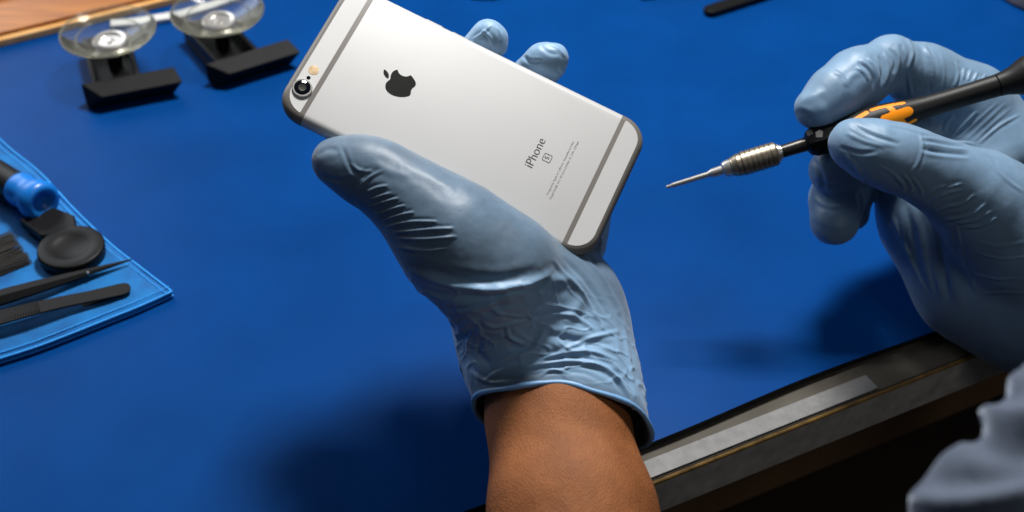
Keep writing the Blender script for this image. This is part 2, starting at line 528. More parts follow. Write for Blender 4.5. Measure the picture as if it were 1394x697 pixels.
bench = thing('workbench', 'dark workbench with a painted-in lit strip and chipped ochre edge under the blue mat', 'workbench', (e0[0], e0[1], -0.75))
def local(o, root):
    o.data.transform(Matrix.Translation(-Vector(root.location))); return o
def strip(name, a0, a1, b0, b1, z0, z1, mat, bev=0.0):
    poly = [along(e0, a0, b0)[:2], along(e0, a1, b0)[:2], along(e0, a1, b1)[:2], along(e0, a0, b1)[:2]]
    o = prism(name, poly, z0, z1, mat, bench, bev); return local(o, bench)
strip('tabletop', -1.2, 1.5, 0.0006, 1.35, -0.026, -0.004, M['bench_top'], 0.0006)
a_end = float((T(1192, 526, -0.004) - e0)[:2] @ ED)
strip('lit_edge_strip', -1.2, a_end, 0.0014, 0.0108, -0.0037, -0.0030, M['lit_edge'], 0.0003)  # lit stretch of the bench top made as a pale strip, ending where shade begins
strip('front_edge', -1.2, 1.5, -0.0012, 0.0004, -0.0258, -0.0046, M['bench_front'], 0.0004)
# chipped ochre line along the arris
rng = np.random.RandomState(4)
vv = []; ff = []
n = 260
for i in range(n + 1):
    a = -0.2 + 0.75 * i / n
    w = 0.00022 * (0.45 + 0.75 * abs(noise.noise(Vector((a * 60, 0, 0))))) * (1.0 if a < 0.3 else 0.6)
    q0 = along(e0, a, -0.0013 - 0.0001, -0.0052 - w * 0.6); q1 = along(e0, a, -0.0013, -0.0042); q2 = along(e0, a, -0.0003 + w, -0.0036)
    vv += [q0, q1, q2]
for i in range(n):
    ff += [(3 * i, 3 * i + 3, 3 * i + 4, 3 * i + 1), (3 * i + 1, 3 * i + 4, 3 * i + 5, 3 * i + 2)]
local(mesh('chipped_arris', vv, ff, M['brass'], bench, True), bench)
strip('apron', -1.1, 1.4, 0.06, 0.085, -0.14, -0.027, M['apron'])
for a, b in ((-1.0, 0.1), (1.3, 0.1), (-1.0, 1.25), (1.3, 1.25)):
    strip('leg', a, a + 0.06, b, b + 0.06, -0.75, -0.027, M['black_matte'], 0.002)

# blue mat: a 3 mm sheet whose near edge bows slightly
edge_px = spline([(560, 722), (877, 606), (1103, 511.7), (1308.6, 438), (1480, 374)], 12)
ep = [T(x, y, 0.0) for x, y in edge_px]
ep = [np.array(along(e0, -1.1, 0.022))] + ep + [np.array(along(e0, 1.4, 0.022))]
poly = [p[:2] for p in ep] + [along(e0, 1.4, 1.2)[:2], along(e0, -1.1, 1.2)[:2]]
mat_o = prism('work_mat', poly, -0.0032, 0.0, M['mat'], None)
mat_o.data.materials.append(M['mat_edge'])
for p in mat_o.data.polygons:
    if abs(p.normal.z) < 0.5: p.material_index = 1
tag(mat_o, 'smooth blue work mat covering the workbench under both hands', 'mat')

# ------------------------------------------------------------------ wooden tray, top left
w0 = T(0, 65); w1 = T(235, 7)
wd = (w1 - w0)[:2]; wd /= np.linalg.norm(wd); wn = np.array([-wd[1], wd[0]])
tray = thing('wooden_tray', 'reddish wooden tray with pale plywood edges in the far left corner', 'tray', w0)
def wbox(name, a0, a1, b0, b1, z0, z1, mat, bev=0.0004):
    poly = [w0[:2] + wd * a + wn * b for a, b in ((a0, b0), (a1, b0), (a1, b1), (a0, b1))]
    o = prism(name, poly, z0, z1, mat, tray, bev)
    # grain runs along the board
    return local(o, tray)
bb1 = float((T(0, 14)[:2] - w0[:2]) @ wn)
wbox('base_board', -0.25, 0.20, 0.0, bb1 + 0.10, 0.0004, 0.0050, M['ply'])
wbox('panel', -0.25, 0.198, 0.0045, bb1, 0.0051, 0.0078, M['wood'])
wbox('rim', -0.25, 0.20, bb1 + 0.0004, bb1 + 0.009, 0.0051, 0.0110, M['ply'])
wbox('panel', -0.25, 0.198, bb1 + 0.0096, bb1 + 0.08, 0.0051, 0.0078, M['grey_fab'])

# white strap lying behind the suction clamps
sp = [(150, 32), (185, 27), (215, 22), (245, 17), (262, 12), (290, 4), (312, -4), (340, -14)]
L = [T(x, y - 3.5 - (2 if i == 0 else 0), 0.0035) for i, (x, y) in enumerate(sp)]; Rr = [T(x, y + 5 + (-2 if i == 0 else 0), 0.0035) for i, (x, y) in enumerate(sp)]
vv = [];
for a, b in zip(L, Rr):
    vv += [a, b, b - (0, 0, 0.003), a - (0, 0, 0.003)]
ff = []
for i in range(len(sp) - 1):
    for k in range(4):
        ff.append((4 * i + k, 4 * i + (k + 1) % 4, 4 * i + 4 + (k + 1) % 4, 4 * i + 4 + k))
ff += [(3, 2, 1, 0), tuple(4 * (len(sp) - 1) + k for k in range(4))]
st = mesh('plastic_strap', vv, ff, M['white'], None); bevel(st, 0.0006)
tag(st, 'white flat plastic strap lying behind the two suction clamps', 'strap')

# ------------------------------------------------------------------ suction clamps
CD = (T(250, 119, 0.01) - T(146, 139, 0.01))[:2]; CD /= np.linalg.norm(CD); CN = np.array([-CD[1], CD[0]])
CD2 = (T(413, 77, 0.01) - T(314, 108, 0.01))[:2]
def clamp_frame(base):
    return lambda a, b, z: (base[0] + CD[0] * a + CN[0] * b, base[1] + CD[1] * a + CN[1] * b, base[2] + z)

def make_clamp(px, py, label, group):
    c = thing('suction_clamp', label, 'suction clamp', T(px, py, 0.0005), group)
    q = clamp_frame(np.zeros(3))
    def box(a0, a1, b0, b1, z0, z1, name, mat, par, bev=0.0006, top=None):
        v = [q(a0, b0, z0), q(a1, b0, z0), q(a1, b1, z0), q(a0, b1, z0)]
        t = top or ((a0, b0), (a1, b0), (a1, b1), (a0, b1))
        z1s = z1 if hasattr(z1, '__len__') else [z1] * 4
        v += [q(t[i][0], t[i][1], z1s[i]) for i in range(4)]
        f = [(3, 2, 1, 0), (4, 5, 6, 7), (0, 1, 5, 4), (1, 2, 6, 5), (2, 3, 7, 6), (3, 0, 4, 7)]
        o = mesh(name, v, f, mat, par); bevel(o, bev); return o
    # a = along the lever, b = away from the viewer
    hb = box(-0.012, 0.016, 0.010, 0.058, 0.0, 0.0035, 'base', M['black'], c)
    box(-0.012, -0.0092, 0.004, 0.058, 0.0036, 0.0135, 'side_wall', M['black'], c)
    box(0.0132, 0.016, 0.004, 0.058, 0.0036, 0.0135, 'side_wall', M['black'], c)
    box(-0.0091, 0.0131, 0.0545, 0.058, 0.0036, 0.0135, 'back_wall', M['black'], c)
    # lever: wedge bar with a sloped pale-edged top
    box(-0.018, 0.033, -0.004, 0.006, 0.001, [0.0100, 0.0100, 0.0140, 0.0140], 'lever', M['black_matte'], c, 0.0007,
        top=((-0.0085, -0.0085), (0.0385, -0.0085), (0.0360, 0.0040), (-0.0185, 0.0040)))
    # post and clear cup
    z0 = 0.0130
    ctr = np.array(q(0.004, 0.033, z0))
    lathe('post', [(-0.0125, 0.0045), (0.003, 0.0045), (0.0036, 0.0042), (0.0070, 0.0042)], ctr, (0, 0, 1), M['black'], c, 32)
    cup_prof = [(0.0072, 0.0001), (0.0072, 0.006), (0.0078, 0.0105), (0.0098, 0.0165), (0.0125, 0.0225), (0.0150, 0.0272),
                (0.0158, 0.0283), (0.0164, 0.0282), (0.0163, 0.0270), (0.0140, 0.0222), (0.0113, 0.0162), (0.0096, 0.0105), (0.0090, 0.006), (0.0090, 0.0001)]
    lathe('suction_cup', cup_prof, ctr, (0.0, -0.05, 1), M['clear'], c, 72, 70)
    rim = [ctr + np.array((math.cos(t) * 0.0280, math.sin(t) * 0.0280, 0.0163 - 0.05 * -math.sin(t) * 0.028 * 1.0)) for t in np.linspace(0, 2 * math.pi, 72, endpoint=False)]
    tube('cup_rim', rim, 0.0007, M['clear_rim'], c, 8, True)
    ring = [ctr + np.array((math.cos(t) * 0.0195, math.sin(t) * 0.0195, 0.0126 + 0.05 * math.sin(t) * 0.0195)) for t in np.linspace(0, 2 * math.pi, 64, endpoint=False)]
    tube('cup_ridge', ring, 0.0006, M['clear_rim'], c, 8, True)
    lathe('metal_boss', [(0.0092, 0.0102), (0.0104, 0.0103), (0.0112, 0.0094), (0.0108, 0.0074), (0.0096, 0.0068), (0.0096, 0.0028), (0.0106, 0.0024), (0.0108, 0.0001)], ctr, (0, -0.05, 1), M['steel'], c, 48)
    return c
GC = 'suction clamps with clear cups'
make_clamp(161, 138, 'suction clamp with clear cup and black lever, the one nearer the wooden tray', GC)
c1 = [o for o in bpy.data.objects if o.name == 'suction_clamp'][0]
def copy_tree(o, parent=None):
    n = o.copy(); COL.objects.link(n)
    if parent is not None: n.parent = parent
    for ch in list(o.children): copy_tree(ch, n)
    return n
c2 = copy_tree(c1)
c2.location = Vector(T(326, 106, 0.0005))
c2.rotation_euler.z = math.atan2(CD2[1], CD2[0]) - math.atan2(CD[1], CD[0])
c2['label'] = 'suction clamp with clear cup and black lever, the one beside the silver phone'

# ------------------------------------------------------------------ far things cut by the top of the frame
s0 = T(968, 17, 0.001); s1 = T(1150, -42, 0.001)
d = (s1 - s0)[:2]; Ls = np.linalg.norm(d); d /= Ls; nn_ = np.array([-d[1], d[0]])
poly = []
for t in np.linspace(math.pi / 2, 3 * math.pi / 2, 12): poly.append(s0[:2] + d * (math.cos(t) * 0.0052) + nn_ * (math.sin(t) * 0.0052))
poly += [s0[:2] + d * Ls - nn_ * 0.0062, s0[:2] + d * Ls + nn_ * 0.0062]
o = prism('flat_pry_tool', poly, 0.0006, 0.0044, M['black'], None, 0.0008)
tag(o, 'black flat pry tool with rounded end at the far edge of the mat', 'pry tool')
b0 = T(872, -3, 0.001); b1 = T(960, -26, 0.001)
o = lathe('pink_marker', [(0, 0.0022), (0.001, 0.0030), (0.006, 0.0032), (0.0062, 0.0040), (0.05, 0.0042)], (b0[0], b0[1], 0.0046), (b1 - b0) * np.array([1, 1, 0]), M['paint_pink'], None, 24)
tag(o, 'pink marker tip just showing at the top edge beyond the phone', 'marker')
b0 = T(655, -1, 0.0)
o = prism('black_case', [T(642, 0)[:2], T(676, 0.5)[:2], T(700, -14)[:2], T(640, -20)[:2]], 0.0006, 0.004, M['black'], None, 0.0008)
tag(o, 'small dark case corner at the top edge behind the phone', 'case')
o = prism('grey_tray_corner', [T(1357, -4)[:2], T(1376, 8)[:2], T(1396, 17)[:2], T(1440, 30)[:2], T(1460, -40)[:2], T(1370, -40)[:2]], 0.0006, 0.010, M['grey_fab'], None, 0.002)
o.name = 'rubber_pad'
tag(o, 'grey rubber pad corner in the far right of the mat', 'pad')

# ------------------------------------------------------------------ blue cloth with a stitched hem
cloth = thing('microfibre_cloth', 'bright blue folded microfibre cloth with stitched hem under the black tools', 'cloth', T(120, 420, 0.0))
edgeR = spline([(-60, 120), (0, 190), (55, 236), (100, 284), (150, 332), (187, 361), (234, 397)], 8)
edgeB = spline([(234, 397), (190, 417), (150, 433), (100, 453), (50, 472), (0, 488), (-80, 512)], 8)
def cloth_layer(name, ER, EB, z, th):
    outer = [T(x, y, z) for x, y in ER] + [T(x, y, z) for x, y in EB[1:]]
    cen = T(-160, 330, z)
    nring = 26; v = []; f = []
    m = len(outer)
    for j in range(nring + 1):
        t = 1 - (j / nring)
        t = t if j else 1.0
        for i, p in enumerate(outer):
            q = cen + (p - cen) * (1 - (1 - t) * 0.985)
            hgt = 0.0007 * noise.fractal(Vector((q[0] * 28, q[1] * 28, z * 900)), 1.0, 2.0, 3)
            v.append(q + np.array([0, 0, hgt + (-th * 0.5 if j == 0 else 0)]))
    for j in range(nring):
        for i in range(m - 1):
            f.append((j * m + i, j * m + i + 1, (j + 1) * m + i + 1, (j + 1) * m + i))
    b = len(v)
    for i, p in enumerate(outer): v.append(p + np.array([0, 0, -th]))
    for i in range(m - 1): f.append((i, b + i, b + i + 1, i + 1))
    o = mesh(name, v, f, M['cloth'], cloth, True)
    bm = bmesh.new(); bm.from_mesh(o.data); bmesh.ops.recalc_face_normals(bm, faces=bm.faces[:]); bm.to_mesh(o.data); bm.free()
    return local(o, cloth)
cloth_layer('lower_fold', [(x + 2, y + 3) for x, y in edgeR], [(x + 2, y + 4) for x, y in edgeB], 0.0014, 0.0012)
cloth_layer('upper_fold', edgeR, edgeB, 0.0042, 0.0018)
def hem(ER, off, z, rad, name):
    pts = []
    for i, (x, y) in enumerate(ER):
        pts.append(T(x + off[0], y + off[1], z))
    # twisted thread: small beads along the line
    P2 = [np.array(p) for p in pts]; out = [P2[0]]
    for a, b in zip(P2[:-1], P2[1:]):
        n = max(1, int(np.linalg.norm(b - a) / 0.0007))
        for k in range(1, n + 1): out.append(a + (b - a) * k / n)
    rr = [rad * (1 + 0.35 * (i % 2)) for i in range(len(out))]
    return local(tube(name, out, rr, M['stitch'], cloth, 6), cloth)
hem(edgeR, (0, 0), 0.0038, 0.00055, 'hem')
hem(edgeB, (0, 0), 0.0038, 0.00055, 'hem')
hem(edgeR, (-8, 3), 0.0043, 0.00028, 'stitching')
hem(edgeB, (-4, -7), 0.0043, 0.00028, 'stitching')
hem([(x + 2, y + 3) for x, y in edgeB], (0, 2), 0.0012, 0.0006, 'hem')

ZC = 0.0052   # top of the cloth
# screwdriver with a blue cap
cA = T(52, 272, ZC + 0.0115); cB = T(-60, 205, ZC + 0.0085)
dr = cA - cB; dr /= np.linalg.norm(dr)
sd = thing('blue_capped_screwdriver', 'black screwdriver with a rounded blue end cap lying on the cloth', 'screwdriver', cA)
def L_(o, r): return local(o, r)
L_(lathe('handle', [(-0.16, 0.0075), (-0.10, 0.0085), (-0.05, 0.0082), (-0.017, 0.0078)], cA, dr, M['handle'], sd, 40), sd)
L_(lathe('end_cap', [(a_, b_ * 0.88) for a_, b_ in [(-0.0185, 0.0080), (-0.0175, 0.0098), (-0.0145, 0.0104), (-0.011, 0.0099), (-0.0085, 0.0096), (-0.0055, 0.0106), (-0.002, 0.0120),
                     (0.002, 0.0122), (0.0045, 0.0108), (0.0052, 0.0085), (0.0043, 0.0062), (0.0022, 0.0048), (0.0012, 0.0028), (0.0010, 0.0001)]], cA, dr, M['cap_blue'], sd, 48, 80), sd)

# brush: bristles and ferrule
bb = T(-70, 372, ZC + 0.006)
br = thing('bristle_brush', 'black brush with a fan of stiff bristles lying on the cloth', 'brush', bb)
rng = np.random.RandomState(3)
vv = []; ff = []
tipA = T(14, 318, ZC + 0.006); tipB = T(40, 354, ZC + 0.001); rootA = T(-62, 352, ZC + 0.008); rootB = T(-56, 392, ZC + 0.002)
for i in range(420):
    u = rng.rand(); w = rng.rand()
    r0 = rootA + (rootB - rootA) * u + np.array([0, 0, 0.004 * (w - 0.5)])
    uu = np.clip(u + rng.randn() * 0.035, 0, 1)
    t0 = tipA + (tipB - tipA) * uu + np.array([rng.randn() * 0.0007, rng.randn() * 0.0007, 0.004 * (w - 0.5)]) + np.array([0.001, 0, 0]) * rng.randn() * 0.6
    a = t0 - r0; x, y, _ = frame_from(a)
    b = len(vv)
    for p_, rad in ((r0, 0.00022), (r0 + a * 0.6, 0.0002), (t0, 0.00012)):
        for k in range(4): vv.append(p_ + (x * math.cos(k * math.pi / 2) + y * math.sin(k * math.pi / 2)) * rad)
    for s in (0, 1):
        for k in range(4): ff.append((b + s * 4 + k, b + s * 4 + (k + 1) % 4, b + s * 4 + 4 + (k + 1) % 4, b + s * 4 + 4 + k))
    ff.append((b + 8, b + 9, b + 10, b + 11))
L_(mesh('bristles', vv, ff, simple('dark_bristle', (0.035, 0.033, 0.032), 0.4), br), br)
L_(prism('handle', [T(-150, 372)[:2], T(-150, 440)[:2], T(-52, 396)[:2], T(-56, 348)[:2]], ZC + 0.0005, ZC + 0.011, M['black'], br, 0.001), br)

# round dished tool with a tab
rc = T(97, 338, ZC + 0.0045)
rt = thing('round_opening_tool', 'black round dished opening tool with a square tab on the cloth', 'opening tool', rc)
prof = [(-0.0045, 0.0158), (-0.0040, 0.0163), (0.0006, 0.0165), (0.0014, 0.0161), (0.0016, 0.0155), (0.0016, 0.0105), (0.0010, 0.0090), (0.0002, 0.005), (0.0, 0.0001)]
L_(lathe('disc', prof, rc, (0.02, -0.02, 1), M['black'], rt, 64, 50), rt)
tp = [T(33, 322), T(78, 304), T(108, 316), T(112, 340), T(62, 344), T(52, 336)]
L_(prism('tab', [p[:2] for p in tp], ZC + 0.0006, ZC + 0.0062, M['black'], rt, 0.001), rt)
L_(lathe('latch_pin', [(0, 0.0006), (0.0012, 0.0006)], T(120, 371, ZC + 0.0035), (0.2, -1, 0.2), M['steel'], rt, 12), rt)

# pointed spudger
a = T(180, 353, ZC + 0.0018); b = T(-60, 423, ZC + 0.005)
n_ = 10
vv = []; ff = []
dirv = b - a; Ls = np.linalg.norm(dirv); x, y, z = frame_from(dirv)
prof = [(0, .0004, .0004), (0.012, .0014, .0012), (0.028, .0028, .0020), (0.045, .0042, .0030), (0.06, .0048, .0036), (0.075, .0046, .0036), (Ls, .0046, .0036)]
for s, wx, wy in prof:
    for k in range(6):
        an = math.pi / 3 * k
        vv.append(a + z * s + x * math.cos(an) * wx + y * math.sin(an) * wy)
for i in range(len(prof) - 1):
    for k in range(6): ff.append((i * 6 + k, i * 6 + (k + 1) % 6, i * 6 + 6 + (k + 1) % 6, i * 6 + 6 + k))
ff += [(5, 4, 3, 2, 1, 0), tuple(range((len(prof) - 1) * 6, len(prof) * 6))]
o = mesh('pointed_spudger', vv, ff, M['black_matte']); bevel(o, 0.0004, 2, 25)
tag(o, 'black faceted spudger with a sharp pointed end reaching the cloth hem', 'spudger')

# tweezers
tw = thing('tweezers', 'black flat tweezers with round joined end and ribbed grip on the cloth', 'tweezers', T(165, 393, ZC))
def arm(name, pts, w, z):
    c = [T(px_, py_, z_) for (px_, py_, z_, _) in pts]; L = []; Rg = []
    for i, p in enumerate(c):
        t = (c[min(i + 1, len(c) - 1)] - c[max(i - 1, 0)])[:2]; t /= np.linalg.norm(t); nn2 = np.array([-t[1], t[0], 0])
        L.append(p + nn2 * pts[i][3]); Rg.append(p - nn2 * pts[i][3])
    v = []; f = []
    for i in range(len(c)):
        v += [L[i], Rg[i], Rg[i] - (0, 0, 0.0011), L[i] - (0, 0, 0.0011)]
    for i in range(len(c) - 1):
        for k in range(4): f.append((4 * i + k, 4 * i + 4 + k, 4 * i + 4 + (k + 1) % 4, 4 * i + (k + 1) % 4))
    f += [(0, 1, 2, 3), tuple(4 * (len(c) - 1) + k for k in (3, 2, 1, 0))]
    o = mesh(name, v, f, M['black_matte'], tw)
    bm = bmesh.new(); bm.from_mesh(o.data); bmesh.ops.recalc_face_normals(bm, faces=bm.faces[:]); bm.to_mesh(o.data); bm.free()
    bevel(o, 0.0003, 2); return L_(o, tw)
endp = [(177.5, 390, .0068, .0006), (176.5, 390.2, .0068, .0022), (174, 390.8, .0068, .0034), (170, 391.8, .0068, .0041), (164, 393.2, .0068, .0044), (150, 396.5, .0072, .0043), (120, 403, .0084, .0040), (80, 411, .0100, .0042), (40, 420.5, .0112, .0046), (-10, 434, .0116, .0050), (-80, 455, .0110, .0045)]
arm('upper_arm', endp, 0, 0)
arm('lower_arm', [(168, 395, .0054, .0030), (150, 398.5, .0052, .0036), (110, 412, .0040, .0036), (60, 430, .0024, .0038), (0, 451, .0016, .0040), (-80, 482, .0014, .004)], 0, 0)
# raised ribs of the grip
for i in range(16):
    px_ = 52 - i * 3.6; py_ = 420.5 + (40 - px_) * 0.27 - 2.3
    p = T(px_, py_ + 2.0, 0.0114); q = T(px_ - 1.2, py_ + 2.0 + 0.4, 0.0114)
    t = (T(0, 431, .0114) - T(52, 417, .0114)); t /= np.linalg.norm(t); nrm_ = np.array([-t[1], t[0], 0])
    L_(tube('rib', [p + nrm_ * 0.0040, p - nrm_ * 0.0040], 0.00022, M['black'], tw, 6), tw)

# ================================================================== the phone
RP = np.array([[0.898, 0.409, 0.163], [-0.44, 0.83, 0.342], [0.004, -0.379, 0.925]])
u_, s_, vt_ = np.linalg.svd(RP); RP = u_ @ vt_
tP = np.array([-18.675, 54.494, -515.98]) * 0.001
Bc = np.stack([RIGHT, UP, -FWD], 1)            # camera axes in the world
RW = Bc @ RP; oW = CAM + Bc @ tP
phone = thing('smartphone', 'silver smartphone held face down in the gloved hand, its back to the camera', 'smartphone')
phone.matrix_world = Matrix([[*RW[0], oW[0]], [*RW[1], oW[1]], [*RW[2], oW[2]], [0, 0, 0, 1]])

def ph_uv(px, py, z=0.0036):
    """position in the phone's own frame of a mark seen at (px, py) on its back"""
    ray = FWD + (px - CX) / FPX * RIGHT - (py - CY) / FPX * UP
    nrm_ = RW[:, 2]; t = ((oW + nrm_ * z - CAM) @ nrm_) / (ray @ nrm_)
    q = RW.T @ (CAM + ray * t - oW)
    return q[0], q[1]

def rrect(hx, hy, r, n=10, cx=0, cy=0, rs=None):
    pts = []
    rs = rs or [r] * 4
    for k, (sx, sy) in enumerate(((1, 1), (-1, 1), (-1, -1), (1, -1))):
        rr_ = max(rs[k], 1e-5)
        for i in range(n + 1):
            a = math.pi / 2 * k + math.pi / 2 * i / n
            pts.append((cx + sx * (hx - rr_) + rr_ * math.cos(a), cy + sy * (hy - rr_) + rr_ * math.sin(a)))
    return pts

HX, HY, HT = 0.06915, 0.03355, 0.00355
def slab(grow=0.0, xlim=None, n=14):
    """rounded slab as loops from front to back; xlim keeps one end"""
    loops = []
    for th in np.linspace(-math.pi / 2, math.pi / 2, 15):
        inset = HT * 0.98 * (1 - math.cos(th)) ; z = HT * math.sin(th)
        loops.append([(x, y, z + math.copysign(grow, z) if abs(z) > 1e-6 else z) for x, y in rrect(HX - inset + grow, HY - inset + grow, 0.0112 - inset * 0.6, n)])
    v = [p for l in loops for p in l]; m = len(loops[0]); f = []
    for j in range(len(loops) - 1):
        for i in range(m): f.append((j * m + i, j * m + (i + 1) % m, (j + 1) * m + (i + 1) % m, (j + 1) * m + i))
    f += [tuple(range(m - 1, -1, -1)), tuple(range((len(loops) - 1) * m, len(loops) * m))]
    me = bpy.data.meshes.new('slab'); me.from_pydata(v, [], f)
    if xlim is not None:
        bm = bmesh.new(); bm.from_mesh(me)
        for (x, s) in xlim:
            bmesh.ops.bisect_plane(bm, geom=bm.verts[:] + bm.edges[:] + bm.faces[:], plane_co=(x, 0, 0), plane_no=(s, 0, 0), clear_outer=True)
            bmesh.ops.holes_fill(bm, edges=[e for e in bm.edges if e.is_boundary])
        bm.to_mesh(me); bm.free()
    me.update(); return me
def phone_part(name, me, mat, par=phone, smooth=True, ang=45):
    me.name = name
    o = link(name, me, mat, par, smooth)
    if smooth: me.set_sharp_from_angle(angle=math.radians(ang))
    return o
phone_part('body', slab(), M['phone_silver'])
# grey antenna plastic: wraps each end of the case
xb0, _ = ph_uv(494, 12); xb0b, _ = ph_uv(414, 152)
xt0, _ = ph_uv(855, 165); xt1, _ = ph_uv(767, 322)
print('bands', xb0, xb0b, xt0, xt1)
xa = -(abs(xb0) + abs(xb0b)) / 2; xb_ = (abs(xt0) + abs(xt1)) / 2
XA, XB = xa + 0.0013, xb_ + -0.0012
phone_part('antenna_band', slab(0.00006, [(XA, 1)]), M['band'])
phone_part('antenna_band', slab(0.00006, [(XB, -1)]), M['band'])
def plate(name, pts, z0, z1, mat, par=phone, bev=0.0):
    o = prism(name, pts, z0, z1, mat, par); return o
ztop = HT + 0.00006
full = rrect(HX - 0.0027, HY - 0.0030, 0.0088, 12)
for s, X in ((-1, XA), (1, XB)):
    inner = abs(X) + 0.0020
    pts = [(x * s, y) for x, y in full if x > inner]
    a_, b_ = max(y for _, y in pts), min(y for _, y in pts)
    pts = sorted(((x, y) for x, y in pts), key=lambda p: p[1])
    pts = [(s * inner, -(HY - 0.0033)), (s * inner + s * 0.0004, -(HY - 0.0030))] + pts + [(s * inner + s * 0.0004, HY - 0.0030), (s * inner, HY - 0.0033)]
    plate('end_panel', pts, ztop - 0.0003, ztop + 0.00005, M['phone_silver'])
ZB = ztop + 0.0001
# screen glass on the far side
plate('screen', rrect(HX - 0.0022, HY - 0.0022, 0.009, 8), -HT - 0.0006, -HT + 0.0002, M['lens'])
# camera, microphone, flash
def disc(name, px, py, prof, mat, par=phone, seg=48):
    x, y = ph_uv(px, py)
    v, f = lathe_data(prof, (x, y, ZB), (0, 0, 1), seg)
    o = mesh(name, v, f, mat, par, True); o.data.set_sharp_from_angle(angle=math.radians(35)); return o
ring_ = disc('camera_ring', 411.5, 120.5, [(-0.001, 0.0040), (0.0006, 0.0040), (0.0009, 0.0038), (0.0009, 0.0033), (0.0005, 0.0031), (0.0003, 0.0001)], M['steel'])
disc('camera_lens', 411.5, 120.5, [(0.0, 0.0030), (0.00072, 0.0032), (0.00078, 0.0031), (0.00078, 0.0001)], M['lens'])
disc('lens_iris', 411.5, 120.5, [(0.00079, 0.0016), (0.00086, 0.0015), (0.00082, 0.0011), (0.00082, 0.0001)], M['gunmetal'])
disc('flash', 427, 95.5, [(-0.001, 0.0021), (0.00004, 0.0021), (0.00007, 0.0019), (0.00007, 0.0001)], M['flash'])
disc('microphone', 420, 106, [(-0.001, 0.0008), (0.00003, 0.0008), (0.00002, 0.0001)], M['lens'])

# fruit emblem: outline from curves, standing along the phone's length
def path_pts(s, n=8):
    tok = re.findall(r'[MmCcSsLlZz]|-?\d*\.?\d+', s); i = 0; cur = (0, 0); out = []; cmd = None; lastc = None
    def num():
        nonlocal i; v = float(tok[i]); i += 1; return v
    while i < len(tok):
        if tok[i].isalpha(): cmd = tok[i]; i += 1
        if cmd in 'Zz': continue
        if cmd == 'M': cur = (num(), num()); out.append(cur)
        elif cmd in 'cs':
            if cmd == 'c': c1 = (cur[0] + num(), cur[1] + num())
            else: c1 = (2 * cur[0] - lastc[0], 2 * cur[1] - lastc[1]) if lastc else cur
            c2_ = (cur[0] + num(), cur[1] + num()); e = (cur[0] + num(), cur[1] + num())
            for k in range(1, n + 1):
                t = k / n; a = (1 - t) ** 3; b = 3 * (1 - t) ** 2 * t; c = 3 * (1 - t) * t * t; dd = t ** 3
                out.append((a * cur[0] + b * c1[0] + c * c2_[0] + dd * e[0], a * cur[1] + b * c1[1] + c * c2_[1] + dd * e[1]))
            lastc = c2_; cur = e
    return out
body_s = "M12.152 6.896c-.948 0-2.415-1.078-3.96-1.04-2.04.027-3.91 1.183-4.961 3.014-2.117 3.675-.546 9.103 1.519 12.09 1.013 1.454 2.208 3.09 3.792 3.039 1.52-.065 2.09-.987 3.935-.987 1.831 0 2.35.987 3.96.948 1.637-.026 2.676-1.48 3.676-2.948 1.156-1.688 1.636-3.325 1.662-3.415-.039-.013-3.182-1.221-3.22-4.857-.026-3.04 2.48-4.494 2.597-4.559-1.429-2.09-3.623-2.324-4.39-2.376-2-.156-3.675 1.09-4.61 1.09"
leaf_s = "M15.53 3.83c.843-1.012 1.4-2.427 1.245-3.83-1.207.052-2.662.805-3.532 1.818-.78.896-1.454 2.338-1.273 3.714 1.338.104 2.715-.688 3.559-1.701"
lx, ly = ph_uv(540.5, 113.5)
S = 0.0142 / 24
emb = thing('emblem', '', ''); del emb['label'], emb['category']; emb.parent = phone
for nm, s in (('emblem_body', body_s), ('emblem_leaf', leaf_s)):
    pts = path_pts(s.replace('-', ' -'))
    # svg (x right, y down) -> right = +Y of the phone, down = +X
    q = [(lx + (y - 12.4) * S, ly + (x - 11.6) * S) for x, y in pts]
    o = prism(nm, q, ztop - 0.0003, ztop + 0.00004, M['logo'], emb)
# lettering
def text(name, body, x, y, size, mat, par=phone, align='CENTER', off=0.0, z=ztop + 0.00003, thick=None):
    c = bpy.data.curves.new(name, 'FONT'); c.body = body; c.size = size; c.align_x = align; c.align_y = 'CENTER'
    c.extrude = 0.00002; c.offset = off; c.resolution_u = 4
    t = bpy.data.objects.new('tmp', c); COL.objects.link(t)
    bpy.context.view_layer.update()
    me = bpy.data.meshes.new_from_object(t.evaluated_get(bpy.context.evaluated_depsgraph_get()))
    bpy.data.objects.remove(t); bpy.data.curves.remove(c)
    # local text x -> +Y, text y -> -X
    me.transform(Matrix(((0, -1, 0, x), (1, 0, 0, y), (0, 0, 1, z), (0, 0, 0, 1))))
    me.materials.clear()
    return link(name, me, mat, par)
x, y = ph_uv(729, 208); text('name_lettering', 'iPhone', x, y, 0.0052, M['ink'], off=-0.00004)
x, y = ph_uv(745, 215)
text('letter_mark', 'S', x, y, 0.0028, M['ink'])
o_ = rrect(0.00175, 0.00175, 0.0006, 6, x, y); i_ = rrect(0.00155, 0.00155, 0.0005, 6, x, y)
m_ = len(o_); v = [(a, b, ztop + 0.00006) for a, b in o_] + [(a, b, ztop + 0.00006) for a, b in i_]
mesh('square_outline', v, [(i, (i + 1) % m_, m_ + (i + 1) % m_, m_ + i) for i in range(m_)], M['ink'], phone)
x, y = ph_uv(763, 228); text('small_print', 'Designed by Apple in California  Assembled in China', x, y, 0.00125, M['ink_light'], off=-0.00001)
x, y = ph_uv(768.5, 231); text('small_print', 'Model A1688  FCC ID: BCG-E2946A  IC: 579C-E2946A', x, y, 0.00125, M['ink_light'], off=-0.00001)
